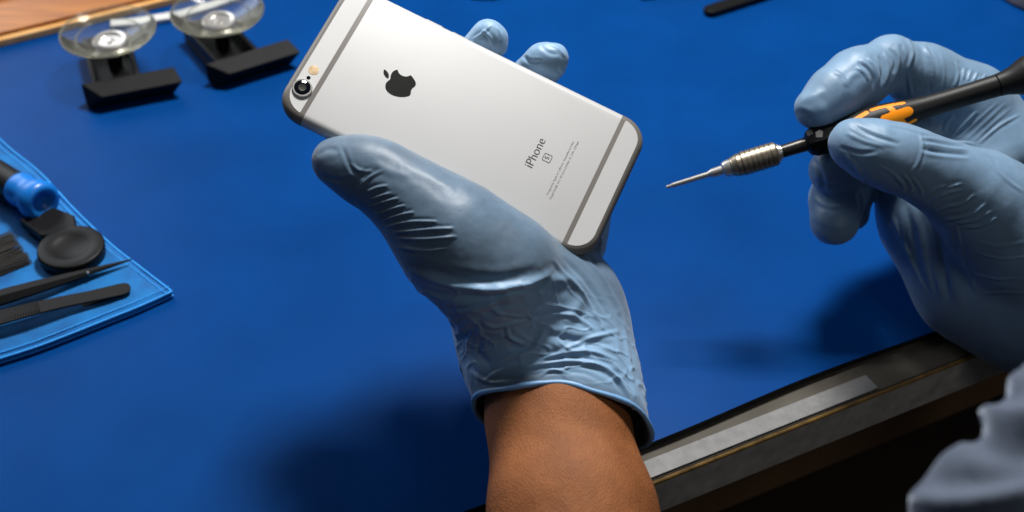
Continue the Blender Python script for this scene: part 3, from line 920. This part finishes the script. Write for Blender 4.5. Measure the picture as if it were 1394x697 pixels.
# side buttons on the long edges
for bx, w in ((-0.030, 0.0042), (-0.018, 0.0042)):
    o = prism('volume_button', rrect(w, 0.0011, 0.001, 6, bx, 0), 0, 0.0012, M['phone_side'], phone)
    o.data.transform(Matrix(((1, 0, 0, 0), (0, 0, 1, HY - 0.0010), (0, 1, 0, 0), (0, 0, 0, 1))))
    o.data.flip_normals()

# ================================================================== precision screwdriver
pA = P(907, 255, 51.3 * 1.13); pB = P(1394, 105.0, 49.6 * 1.13)
PD = pB - pA; plen = np.linalg.norm(PD); PD /= plen
scl = plen / math.hypot(487, 151.7)
pen = thing('precision_screwdriver', 'slim black precision screwdriver with orange inlays and ribbed metal chuck held by the right-hand glove', 'screwdriver', pA)
def pl(name, prof, mat, sharp=30, seg=48):
    return L_(lathe(name, [(s * scl, r * scl * 0.985) for s, r in prof], pA, PD, mat, pen, seg, sharp), pen)
pl('bit', [(0, 1.2), (0.5, 2.4), (8, 2.6), (8.5, 3.6), (62, 4.1), (64, 5.2), (68, 6.6), (84, 7.2), (88, 7.3)], M['steel'], 14, seg=24)
pl('collet', [(82, 7.6), (84, 10.5), (88, 12.2), (94, 12.6), (96, 13.2)], M['steel'])
prof = [(93, 12), (96, 13.8)]
s = 97
for i in range(9):
    r = 15.2 + 2.6 * min(1, i / 2.0) if i < 7 else 18 - 0.3 * (i - 6)
    w = 7.0
    if i == 0: prof += [(s, 13.8), (s + w * 0.9, 16.0)]
    else: prof += [(s + 0.1, r - 1.5), (s + 0.8, r), (s + w - 0.8, r), (s + w - 0.4, r - 1.5)]
    s += w
prof += [(s + 1, 16.5), (s + 3, 13.0), (s + 3.1, 3)]
pl('chuck', prof, M['steel_warm'], 25)
pl('chuck_nut', [(s + 1, 12.8), (s + 5, 12.6), (s + 6, 10.4), (s + 8.5, 10.2), (s + 8.6, 3)], M['steel'])
pl('shaft', [(s + 6, 9.2), (s + 34, 9.8), (206, 10.2)], M['gunmetal'])
# faceted neck: eight-sided ball
L_(lathe('neck', [(q * scl, r * scl) for q, r in ((203, 10), (207, 17.5), (215, 21.5), (228, 22), (240, 20.5), (246, 18))], pA, PD, M['black'], pen, 10, 18), pen)
pl('handle', [(243, 17.5), (247, 19.2), (262, 21.5), (288, 23.8), (308, 24.2), (330, 22.0), (352, 18.5), (372, 16.2), (400, 15.2), (440, 15.2), (472, 15.8), (473, 15.0)], M['handle'])
pl('end_cap', [(473.6, 14.6), (474, 16.0), (484, 17.2), (496, 20.5), (505, 25.0), (514, 28.5), (530, 30), (560, 30), (564, 28)], M['handle'])
pl('label_facet', [(0, 0.1), (0.1, 0.1)], M['steel']) if False else None
hx_, hy_, hz_ = frame_from(PD)
def on_handle(sp_, ang, lift=0.00012):
    prof = [(243, 17.5), (247, 19.2), (262, 21.5), (288, 23.8), (308, 24.2), (330, 22.0), (352, 18.5), (372, 16.2), (400, 15.2)]
    r = np.interp(sp_, [a for a, b in prof], [b for a, b in prof]) * scl * 0.985 + lift
    return pA + PD * sp_ * scl + (viewx * math.cos(ang) + viewy * math.sin(ang)) * r
mid = pA + PD * 320 * scl
vw = CAM - mid; vw -= PD * (vw @ PD); viewx = vw / np.linalg.norm(vw)          # towards the viewer, square to the handle
viewy = np.cross(PD, viewx)
if viewy @ UP < 0: viewy = -viewy
def inlay(name, rects):
    """rects: rounded bars (s0, v0, s1, v1, half width) in handle px: s along, v around (px of arc)"""
    st_ = 0.45
    S0 = min(min(r[0], r[2]) - r[4] for r in rects) - 1; S1 = max(max(r[0], r[2]) + r[4] for r in rects) + 1
    V0 = min(min(r[1], r[3]) - r[4] for r in rects) - 1; V1 = max(max(r[1], r[3]) + r[4] for r in rects) + 1
    ns = int((S1 - S0) / st_); nv_ = int((V1 - V0) / st_)
    gs, gv = np.meshgrid(S0 + np.arange(ns) * st_, V0 + np.arange(nv_) * st_, indexing='ij')
    sd_ = np.full(gs.shape, 1e9)
    for (a, b, c, d_, w) in rects:
        ab = np.array([c - a, d_ - b]); l2 = max(ab @ ab, 1e-9)
        t = np.clip(((gs - a) * ab[0] + (gv - b) * ab[1]) / l2, 0, 1)
        sd_ = np.minimum(sd_, np.hypot(gs - a - t * ab[0], gv - b - t * ab[1]) - w)
    ids = {}; v = []; f = []
    def vid(i, j):
        if (i, j) not in ids:
            ids[(i, j)] = len(v); v.append(on_handle(gs[i, j], gv[i, j] / 21.0))
        return ids[(i, j)]
    for i in range(ns - 1):
        for j in range(nv_ - 1):
            if (sd_[i:i + 2, j:j + 2] < 0.1).all(): f.append((vid(i, j), vid(i + 1, j), vid(i + 1, j + 1), vid(i, j + 1)))
    o = mesh(name, v, f, M['orange'], pen, True)
    bm = bmesh.new(); bm.from_mesh(o.data)
    for face in bm.faces:
        c = face.calc_center_median(); ax_ = Vector(pA + PD * ((np.array(c) - pA) @ PD))
        if face.normal.dot(c - ax_) < 0: face.normal_flip()
    bm.to_mesh(o.data); bm.free()
    return L_(o, pen)
# a mark of two bars, a pill and a joining stem; two of them staggered round the handle
inlay('inlay', [(300, 19, 344, 18, 3.0), (322, 18, 338, -18, 4.0), (312, -1, 345, 2, 7.6), (330, -19, 352, -16, 3.2)])
inlay('inlay', [(258, 8, 292, 17, 3.6), (272, 10, 272, -10, 3.2), (268, -8, 300, -2, 6.2), (270, -22, 300, -16, 2.4)])
# small pale facet mark on the neck
cf = pA + PD * 222 * scl
mm = [(-5, -3), (3, -5), (6, 2), (2, 6), (-4, 4)]
v = []
for (a, b) in mm:
    base = cf + viewy * (8 + b) * scl + PD * a * scl + viewx * (20.2 - 0.2 * b) * scl
    v.append(base)
v += [q - viewx * 0.0008 for q in v]
k = len(mm)
L_(mesh('facet_mark', v, [tuple(range(k)), tuple(range(2 * k - 1, k - 1, -1))] + [(i, k + i, k + (i + 1) % k, (i + 1) % k) for i in range(k)], M['steel'], pen), pen)

# ================================================================== the person: two gloved hands, a forearm, a sleeve
person = thing('person', 'person in blue nitrile gloves holding a silver phone and a slim screwdriver', 'person', P(790, 600, 50))
def Lp(o): return local(o, person)

RK = 1.13     # the right hand is farther away, resting over the bench edge
def far(pts): return chain([(a, b, c * RK, r) for a, b, c, r in pts])

def union(parts, p, k):
    d = None
    for (a, b, r1, r2) in parts:
        e = sd_cone(p, a, b, r1, r2)
        d = e if d is None else smin(d, e, k)
    return d

# ---- left forearm
arm_axis = [(752, 500, 51.5, 0), (762, 567, 49.95, 0), (783, 697, 47.6, 0), (807, 860, 44.8, 0), (840, 1060, 41.5, 0)]
arm_r = [70, 75, 93, 110, 124]
ARM = chain([(a[0] - 22, a[1], a[2], r) for a, r in zip(arm_axis, arm_r)]) + chain([(a[0] + 15, a[1], a[2], r) for a, r in zip(arm_axis, arm_r)])
WRIST = chain([(740, 430, 52.6, 60), (752, 500, 51.5, 62)])
def f_arm(p):
    d = union(ARM + WRIST, p, 0.007)
    # end the forearm far outside the picture
    return d
lo = np.minimum.reduce([a for a, b, _, _ in ARM] + [b for a, b, _, _ in ARM]) - 0.04
hi = np.maximum.reduce([a for a, b, _, _ in ARM] + [b for a, b, _, _ in ARM]) + 0.04
def post_arm(V, nv):
    n1 = vnoise(V, 40, 3.0, 2) * 0.0003
    return V + nv * n1[:, None], None
Lp(surface(f_arm, lo, hi, 0.0013, 'forearm', M['skin'], person, post_arm))

# ---- left glove
RC = P(765, 567, 50.0)
AX = P(787, 697, 47.6) - P(752, 500, 50.9); AX /= np.linalg.norm(AX)
side = P(873, 584, 50.0) - P(652, 540, 50.0); side /= np.linalg.norm(side)
upv = np.cross(side, AX)
upv /= np.linalg.norm(upv)
if upv @ (CAM - RC) < 0: upv = -upv
AXN = np.cross(upv, side)
if AXN @ AX < 0: AXN = -AXN
AX = AXN
CUFF = []
for sx in (-1, 1):
    CUFF += chain([(731 + sx * 24, 430, 51.9, 80), (746 + sx * 30, 500, 51.0, 76), (765 + sx * 33, 567, 50.0, 76), (790 + sx * 34, 690, 48.0, 84)])
THUMB = chain([(454, 219, 50.1, 29), (486, 228, 49.9, 36), (522, 243, 49.8, 42), (570, 280, 49.5, 53), (620, 327, 49.4, 73), (680, 374, 49.6, 79), (708, 400, 50.2, 70)])
PALM = chain([(672, 320, 51.9, 44), (716, 415, 52.1, 78), (742, 480, 51.4, 80)]) + \
    chain([(706, 348, 52.2, 32), (774, 410, 51.9, 42), (782, 470, 51.2, 48), (800, 520, 50.6, 44)]) + \
    chain([(785, 385, 53.2, 36), (800, 430, 52.2, 36)])
FING = [
    chain([(640, 260, 52.9, 40), (585, 160, 53.8, 32), (575, 100, 54.2, 28), (590, 75, 54.2, 26)]),
    chain([(690, 265, 53.2, 40), (680, 150, 54.6, 30), (650, 92, 54.5, 24), (650, 66, 53.9, 20), (664, 48, 53.6, 19), (674, 52, 53.5, 14), (678, 64, 53.5, 12)]),
    chain([(740, 280, 53.4, 38), (755, 180, 54.9, 30), (724, 116, 54.6, 21), (750, 90, 53.6, 20)]),
    chain([(790, 330, 53.4, 36), (812, 250, 54.6, 27), (800, 205, 54.8, 24), (790, 185, 54.4, 22)]),
]
# small knuckle bulge on the finger that folds over the edge
FING[2] += chain([(716, 96, 54.0, 18), (738, 80, 53.6, 19), (756, 76, 53.5, 17)])

def cuff_sdf(p): return union(CUFF, p, 0.007)
ring_pts = []
for th in np.linspace(0, 2 * math.pi, 64, endpoint=False):
    dv = side * math.cos(th) + upv * math.sin(th)
    ts = np.linspace(0.015, 0.05, 141)
    wave = 0.0012 * math.sin(3 * th + 0.6) + 0.0010 * math.sin(5 * th + 2) + 0.002 * max(0, -math.cos(th)) ** 6 + 0.002 * max(0, math.cos(th)) ** 6
    q = RC + dv * ts[:, None] + AX * wave
    sd_ = cuff_sdf(q); r = ts[np.argmin(np.abs(sd_))]
    ring_pts.append(RC + dv * (r * (1 + 0.012 * math.sin(4 * th))) + AX * wave)
ring_pts = np.array(ring_pts)

def f_glove(p):
    d = union(THUMB, p, 0.010)
    d = smin(d, union(PALM, p, 0.014), 0.012)
    d = smin(d, cuff_sdf(p), 0.016)
    # fingers behind the phone, rooted in the palm
    for fg in FING:
        d = smin(d, union(fg, p, 0.004), 0.003)
    # cut at the rim and hollow the mouth of the cuff
    rel = p - RC; ax = rel @ AX
    th = np.arctan2(rel @ upv, rel @ side)
    wave = 0.0012 * np.sin(3 * th + 0.6) + 0.0010 * np.sin(5 * th + 2) + 0.002 * np.maximum(0, -np.cos(th)) ** 6 + 0.002 * np.maximum(0, np.cos(th)) ** 6
    d = np.maximum(d, ax - wave)
    inner = np.maximum(cuff_sdf(p) + 0.0009, -(ax + 0.03))
    d = np.maximum(d, -inner)
    near = (np.abs(ax) < 0.02)
    if near.any():
        q = p[near]; e = np.full(len(q), 1.0)
        n = len(ring_pts)
        for i in range(n):
            a = ring_pts[i]; b = ring_pts[(i + 1) % n]; ab = b - a
            t = np.clip(((q - a) @ ab) / (ab @ ab), 0, 1)
            e = np.minimum(e, np.linalg.norm(q - a - t[:, None] * ab, axis=1) - 0.0008)
        dn = d[near]; d[near] = smin(dn, e, 0.0008)
    return d

LC = [
    # underside of the thumb: close parallel gathers
    ([(498, 262), (512, 256), (528, 253)], 2.2, .45), ([(502, 273), (517, 267), (533, 263)], 2.0, .55), ([(503, 283), (522, 275), (543, 270)], 2.0, .6),
    ([(511, 292), (535, 284), (552, 280)], 1.9, .6), ([(520, 301), (543, 293), (564, 289)], 1.9, .6), ([(526, 309), (556, 302), (596, 302)], 2.0, .6),
    ([(536, 317), (574, 313), (618, 311)], 2.2, .6), ([(542, 325), (580, 325), (622, 322)], 2.2, .5), ([(540, 336), (575, 341), (610, 338)], 2.4, .35),
    ([(478, 262), (492, 252), (505, 240), (522, 232)], 2.5, .35), ([(470, 256), (488, 243), (500, 228)], 3, -.35),
    ([(465, 197), (473, 219), (484, 236), (500, 243)], 3, -.35), ([(440, 238), (462, 246), (488, 240)], 3, -.35), ([(476, 222), (490, 232), (508, 233)], 2.5, .3),
    ([(432, 212), (445, 203), (462, 205)], 4, -.25), ([(505, 220), (530, 233), (560, 240)], 5, .25), ([(540, 222), (580, 238), (620, 262)], 6, .25),
    # long fold under the ball of the thumb
    ([(556, 366), (592, 380), (642, 392), (693, 392), (737, 379), (756, 362)], 4.0, .9), ([(570, 362), (620, 377), (680, 380), (735, 366)], 6.0, -.7),
    ([(560, 383), (600, 398), (650, 404), (690, 400)], 3, -.5), ([(566, 390), (610, 411), (650, 412)], 3, .4),
    ([(606, 424), (640, 421), (665, 414), (688, 403), (708, 400), (726, 404)], 3.0, .9),
    ([(620, 440), (650, 430), (690, 415), (730, 415)], 4, -.6),
    ([(656, 436), (672, 443), (690, 441), (715, 436), (738, 426)], 2.6, .9), ([(664, 420), (690, 427), (715, 431), (738, 425)], 2.2, .6),
    ([(690, 442), (694, 458), (712, 468)], 2.6, .9), ([(716, 427), (738, 443)], 2.2, .6), ([(664, 468), (690, 453)], 2.2, .7),
    ([(642, 452), (637, 477), (652, 505)], 3.2, .8), ([(655, 460), (652, 480), (668, 498)], 4, -.6),
    ([(668, 498), (690, 487), (716, 480), (735, 462), (744, 440)], 4, .8), ([(690, 470), (716, 476), (730, 466)], 4, -.7),
    ([(753, 352), (772, 378), (800, 410), (822, 450)], 3, .6), ([(765, 350), (795, 380), (830, 430)], 3.5, -.5), ([(790, 345), (822, 380), (845, 430)], 2.5, .4),
    ([(740, 380), (780, 384), (790, 410), (770, 440)], 7, .8), ([(700, 505), (740, 495), (790, 492), (830, 506), (858, 540)], 3.2, .8),
    ([(690, 515), (740, 508), (795, 508), (835, 530)], 3, -.15), ([(660, 518), (690, 500), (720, 498)], 2.6, .8), ([(720, 500), (750, 485), (800, 478), (840, 492)], 3, .6),
    ([(745, 455), (790, 465), (835, 470)], 5, -.7), ([(760, 480), (800, 462), (845, 450)], 3, .5), ([(640, 505), (665, 520), (700, 520)], 3, .6),
    ([(835, 400), (850, 440), (856, 490), (866, 540)], 3, .5), ([(826, 500), (850, 530), (868, 572)], 2.5, .6), ([(735, 512), (752, 503), (775, 508)], 2.0, .4),
    ([(622, 470), (650, 440), (680, 425)], 5, -.5), ([(700, 450), (740, 430), (780, 430), (810, 450)], 3, .5), ([(630, 400), (680, 410), (650, 432)], 5, -.4),
    # fingertips beyond the phone
    ([(656, 40), (668, 52), (672, 70)], 2.0, .45), ([(676, 36), (682, 48), (680, 62)], 1.8, .4), ([(644, 54), (656, 46), (668, 34)], 2.0, .4), ([(640, 62), (654, 58), (664, 64)], 2.0, -.3), ([(735, 62), (748, 72), (762, 74)], 3, -.25),
    ([(742, 58), (758, 64), (770, 78)], 2.2, .3), ([(712, 76), (722, 84), (738, 84)], 3, -.5), ([(760, 90), (768, 100)], 2.5, .4),
]
LC = [(l, w, h * 1.35 if i < 9 else h) for i, (l, w, h) in enumerate(LC)]
def post_glove(V, nv):
    uv = project(V)
    ax = (V - RC) @ AX
    disp = sculpt(V, nv, LC, -0.15)
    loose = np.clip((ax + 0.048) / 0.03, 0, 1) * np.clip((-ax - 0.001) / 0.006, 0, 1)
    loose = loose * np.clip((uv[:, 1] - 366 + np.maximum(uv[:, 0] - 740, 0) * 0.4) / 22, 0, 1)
    rel = V - RC
    q = np.stack([rel @ side, rel @ upv, (rel @ AX) * 1.8], 1)
    q2 = q @ np.array([[0.8, 0.3, -0.35], [-0.3, 1.0, 0.0], [0.45, 0.0, 1.1]])
    n0 = vnoise(q2, 26, 15.0, 1); n1 = vnoise(q2, 34, 5.0, 2); n2 = vnoise(q2, 70, 9.0, 2)
    disp += loose * (n0 * 0.0016 + np.clip(1 - np.abs(n1) * 5, 0, 1) ** 2 * 0.0005 + np.clip(1 - np.abs(n2) * 5, 0, 1) ** 2 * 0.0005)
    n3 = vnoise(V, 160, 1.0, 2)
    disp += (1 - loose) * (n3 * 0.00011) * np.clip((-ax - 0.001) / 0.006, 0, 1)
    tight_lit = np.clip(1.0 - loose * 1.2, 0, 1) * 0.66
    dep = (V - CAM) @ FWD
    tight_lit = np.where(dep > 0.527, np.minimum(tight_lit, 0.05), tight_lit)
    # lighter on the parts behind the phone: light on them put into colour
    return V + nv * disp[:, None], tight_lit
pts = np.array([q for c in (THUMB, PALM, CUFF, *FING) for (a, b, r1, r2) in c for q in (a, b)])
lo = pts.min(0) - 0.035; hi = pts.max(0) + 0.035
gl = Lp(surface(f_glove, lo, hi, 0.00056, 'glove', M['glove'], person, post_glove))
rel = ring_pts - RC
outw = rel - np.outer(rel @ AX, AX); outw /= np.linalg.norm(outw, axis=1, keepdims=True)
Lp(tube('rolled_rim', list(ring_pts + outw * 0.0003), [0.00105 + 0.00015 * math.sin(i * 0.9) for i in range(len(ring_pts))], M['rim'], gl, 12, True))

# ---- right glove
INDEX = far([(1111, 147, 50.6, 29), (1136, 128, 50.9, 35), (1166, 108, 51.3, 40), (1212, 84, 51.8, 35)])
INDEX2 = far([(1212, 84, 51.8, 35), (1262, 108, 52.6, 41), (1318, 146, 53.2, 54), (1342, 184, 53.4, 62)])
RTHUMB = far([(1161, 195, 48.6, 33), (1195, 207, 48.5, 37), (1235, 220, 48.6, 40), (1280, 240, 49.0, 44), (1330, 270, 49.8, 60), (1400, 330, 50.8, 96)])
MID = [far([(1134, 232, 51.6, 33), (1152, 222, 51.9, 34), (1200, 190, 52.8, 38)]), far([(1200, 190, 52.8, 38), (1270, 190, 53.6, 45), (1340, 215, 54.0, 60)])]
RING = [far([(1136, 301, 52.1, 33), (1140, 270, 52.6, 34), (1168, 215, 53.5, 36)]), far([(1168, 215, 53.5, 36), (1250, 200, 54.4, 45), (1340, 240, 54.6, 60)])]
PINK = [far([(1163, 292, 53.3, 20), (1162, 262, 53.8, 24), (1185, 230, 54.4, 28)]), far([(1185, 230, 54.4, 28), (1250, 235, 55.2, 38), (1340, 280, 55.2, 55)])]
RPALM = far([(1240, 255, 54.0, 44), (1262, 300, 53.6, 52), (1325, 385, 53.0, 68), (1400, 420, 52.6, 85)]) + \
    far([(1270, 190, 54.2, 40), (1340, 280, 53.6, 85), (1410, 360, 52.8, 105), (1500, 430, 51.5, 110)]) + \
    far([(1398, 236, 53.4, 66), (1470, 320, 52.5, 110)])
RCUFF = far([(1440, 350, 52.4, 125), (1620, 470, 50.0, 130), (1750, 540, 48.5, 120)])

def f_rglove(p):
    d = union(RPALM, p, 0.02)
    d = smin(d, union(RCUFF, p, 0.02), 0.015)
    d = smin(d, union(INDEX2, p, 0.01), 0.012)
    d = smin(d, union(INDEX, p, 0.005), 0.003)
    for g in (MID, RING, PINK):
        a = union(g[0], p, 0.006); b = union(g[1], p, 0.006)
        d = smin(d, smin(a, b, 0.003), 0.0025)
    t = union(RTHUMB, p, 0.010)
    d = smin(d, t, 0.0035)
    return d

RCR = [
    ([(1206, 168), (1240, 176), (1285, 190), (1330, 196)], 1.8, .3), ([(1196, 226), (1215, 236), (1232, 250)], 2.2, .4), ([(1345, 215), (1365, 240), (1394, 262)], 2.5, .3), ([(1330, 345), (1362, 352), (1394, 350)], 1.8, .3), ([(1318, 370), (1355, 380), (1394, 378)], 1.8, .3),
    ([(1280, 72), (1286, 96), (1284, 124)], 1.8, .35), ([(1134, 96), (1146, 104), (1152, 118)], 2.5, .3), ([(1226, 300), (1238, 350), (1262, 400)], 2.2, .45), ([(1300, 300), (1312, 350), (1330, 400)], 2.4, .35),
    ([(1168, 85), (1181, 94), (1188, 107), (1187, 124)], 2.6, -.8), ([(1181, 79), (1190, 90), (1195, 105), (1194, 120)], 2.4, .8),
    ([(1203, 70), (1209, 88), (1206, 108), (1198, 122)], 2.6, .7), ([(1196, 76), (1201, 90), (1200, 110)], 2.2, -.7), ([(1212, 66), (1219, 80), (1216, 100)], 2.4, -.6),
    ([(1226, 60), (1229, 80), (1224, 106), (1206, 127)], 2.8, -1.0), ([(1235, 52), (1243, 71), (1236, 97), (1241, 130)], 2.6, .9),
    ([(1258, 62), (1268, 84), (1270, 108), (1270, 130)], 2.4, .8), ([(1250, 60), (1258, 84), (1258, 122)], 3, -.4), ([(1301, 83), (1305, 99), (1300, 118)], 2.0, .6), ([(1313, 92), (1312, 108)], 2.0, .6), ([(1322, 95), (1318, 110)], 1.8, .5), ([(1331, 98), (1326, 110)], 1.8, .5), ([(1342, 101), (1338, 108)], 1.8, .4),
    ([(1174, 96), (1160, 104), (1150, 118)], 4, .3), ([(1165, 92), (1176, 99), (1182, 110)], 2, .4),
    ([(1084, 152), (1098, 158), (1110, 170)], 4, -.4), ([(1090, 140), (1102, 132), (1125, 125)], 5, .25),
    # folds fanning from the web of the thumb, under the handle
    ([(1305, 188), (1330, 165), (1358, 140)], 1.8, .2), ([(1315, 191), (1342, 166), (1370, 140)], 1.8, .2), ([(1326, 193), (1352, 168), (1378, 146)], 1.8, .2), ([(1297, 186), (1310, 172), (1330, 152)], 2.2, .5),
    ([(1285, 180), (1290, 165), (1300, 155)], 2.5, .5), ([(1266, 175), (1268, 165), (1270, 155)], 2.4, .5), ([(1332, 196), (1360, 172), (1388, 156)], 2.2, .4),
    # thumb
    ([(1158, 168), (1180, 181), (1204, 190), (1225, 196)], 3.0, -.45), ([(1150, 180), (1176, 192), (1206, 200)], 3.2, .3), ([(1142, 200), (1170, 208), (1196, 206)], 3.0, -.3),
    ([(1252, 180), (1256, 200), (1250, 222), (1238, 238)], 2.4, .35), ([(1254, 202), (1276, 207), (1320, 211)], 3.0, -.7), ([(1254, 187), (1276, 191), (1310, 197)], 2.4, .6), ([(1255, 195), (1285, 200), (1318, 204)], 2.2, .4),
    ([(1218, 240), (1230, 252), (1228, 262)], 2.0, .6), ([(1228, 236), (1240, 250), (1240, 264)], 2.0, .6), ([(1240, 240), (1252, 255), (1256, 268)], 2.0, .5),
    ([(1268, 280), (1278, 268), (1293, 262), (1309, 259)], 2.2, .8), ([(1272, 289), (1290, 281), (1308, 278), (1326, 265)], 2.2, .9), ([(1283, 299), (1305, 297), (1323, 291), (1342, 277)], 2.2, .9),
    ([(1300, 303), (1325, 301), (1350, 287)], 2.0, .8), ([(1312, 309), (1335, 308), (1357, 296)], 2.0, .8), ([(1276, 272), (1290, 257), (1310, 250)], 2.2, .5), ([(1262, 268), (1272, 258), (1290, 252)], 2.2, .5),
    # palm
    ([(1232, 275), (1244, 335), (1252, 385)], 4, -.7), ([(1245, 280), (1258, 340), (1270, 400)], 4, .6), ([(1278, 308), (1283, 360), (1292, 410)], 4, -.8), ([(1292, 315), (1300, 370), (1310, 420)], 6, .5), ([(1262, 290), (1268, 350), (1280, 400)], 3, .4),
    ([(1214, 290), (1226, 325), (1240, 350)], 3, .5),
    # lower fingertips
    ([(1104, 212), (1118, 236), (1122, 262)], 3.5, -.4), ([(1112, 246), (1135, 252), (1158, 244)], 3, -.5), ([(1150, 210), (1165, 225), (1172, 240)], 2.5, .5), ([(1168, 262), (1172, 285), (1164, 308)], 3, -.9),
    ([(1108, 268), (1120, 278), (1140, 282), (1160, 276)], 3, .4), ([(1105, 300), (1120, 312), (1140, 318)], 4, -.3), ([(1174, 240), (1180, 262), (1182, 290)], 2.2, .5),
    ([(1330, 330), (1360, 335), (1394, 330)], 3, .2), ([(1340, 400), (1370, 398), (1394, 400)], 2, .3),
]
def post_rglove(V, nv):
    disp = sculpt(V, nv, RCR, -0.15)
    n3 = vnoise(V, 150, 21.0, 2); n4 = vnoise(V @ np.diag([1.6, 0.7, 1.0]), 60, 2.0, 2)
    disp += n3 * 0.00010 + n4 * 0.00035
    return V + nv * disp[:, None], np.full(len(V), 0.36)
pts = np.array([q for c in (INDEX, INDEX2, RTHUMB, *MID, *RING, *PINK, RPALM) for (a, b, r1, r2) in c for q in (a, b)])
lo = pts.min(0) - 0.045; hi = pts.max(0) + 0.045
hi[0] = min(hi[0], P(1500, 300, 52 * RK)[0])
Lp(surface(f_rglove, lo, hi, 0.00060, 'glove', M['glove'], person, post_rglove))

# ---- sleeve close to the camera, with soft turned-up folds
SD = 30.0
SLV = chain([(1470, 560, SD + 1, 95), (1520, 700, SD, 160), (1560, 900, SD, 220)]) + chain([(1445, 640, SD, 90), (1420, 730, SD - 0.6, 125), (1440, 900, SD - 1, 190)]) + \
    chain([(1325, 690, SD - 0.4, 62), (1330, 800, SD - 1, 90), (1350, 950, SD - 1, 120)])
SLR = [([(1340, 556), (1360, 572), (1394, 574), (1440, 566)], 17, 3.6), ([(1312, 600), (1350, 610), (1420, 612)], 20, -2.2), ([(1240, 672), (1280, 690), (1330, 692), (1380, 680), (1430, 662)], 18, 3.6), ([(1300, 645), (1350, 650), (1400, 640)], 20, -2.0),
       ([(1380, 500), (1352, 530), (1344, 556)], 14, 1.5)]
def f_slv(p):
    d = union(SLV, p, 0.012)
    return d
def post_slv(V, nv):
    disp = sculpt(V, nv, SLR, -0.3)
    disp += vnoise(V, 45, 7, 2) * 0.0016
    return V + nv * disp[:, None], None
pts = np.array([q for (a, b, r1, r2) in SLV for q in (a, b)])
Lp(surface(f_slv, pts.min(0) - 0.045, pts.max(0) + 0.045, 0.0014, 'sleeve', M['sleeve'], person, post_slv))

# ================================================================== lamps
def area(name, loc, target, size, energy, color=(1, 1, 1), sy=None):
    l = bpy.data.lights.new(name, 'AREA'); l.energy = energy; l.color = color; l.size = size
    if sy: l.shape = 'RECTANGLE'; l.size_y = sy
    o = bpy.data.objects.new(name, l); COL.objects.link(o); o.location = loc
    d = Vector(target) - Vector(loc); o.rotation_euler = d.to_track_quat('-Z', 'Y').to_euler()
    return o
TG = (0.02, 0.42, 0.05)
area('overhead_lamp', (0.07, 0.87, 0.93), TG, 0.20, 15.5, (1.0, 0.98, 0.95))
area('side_lamp', (0.46, -0.10, 0.80), TG, 0.28, 0.75, (1.0, 0.97, 0.92))
area('window_lamp', (-1.0, 1.5, 0.75), TG, 0.9, 9.0, (0.9, 0.95, 1.0))
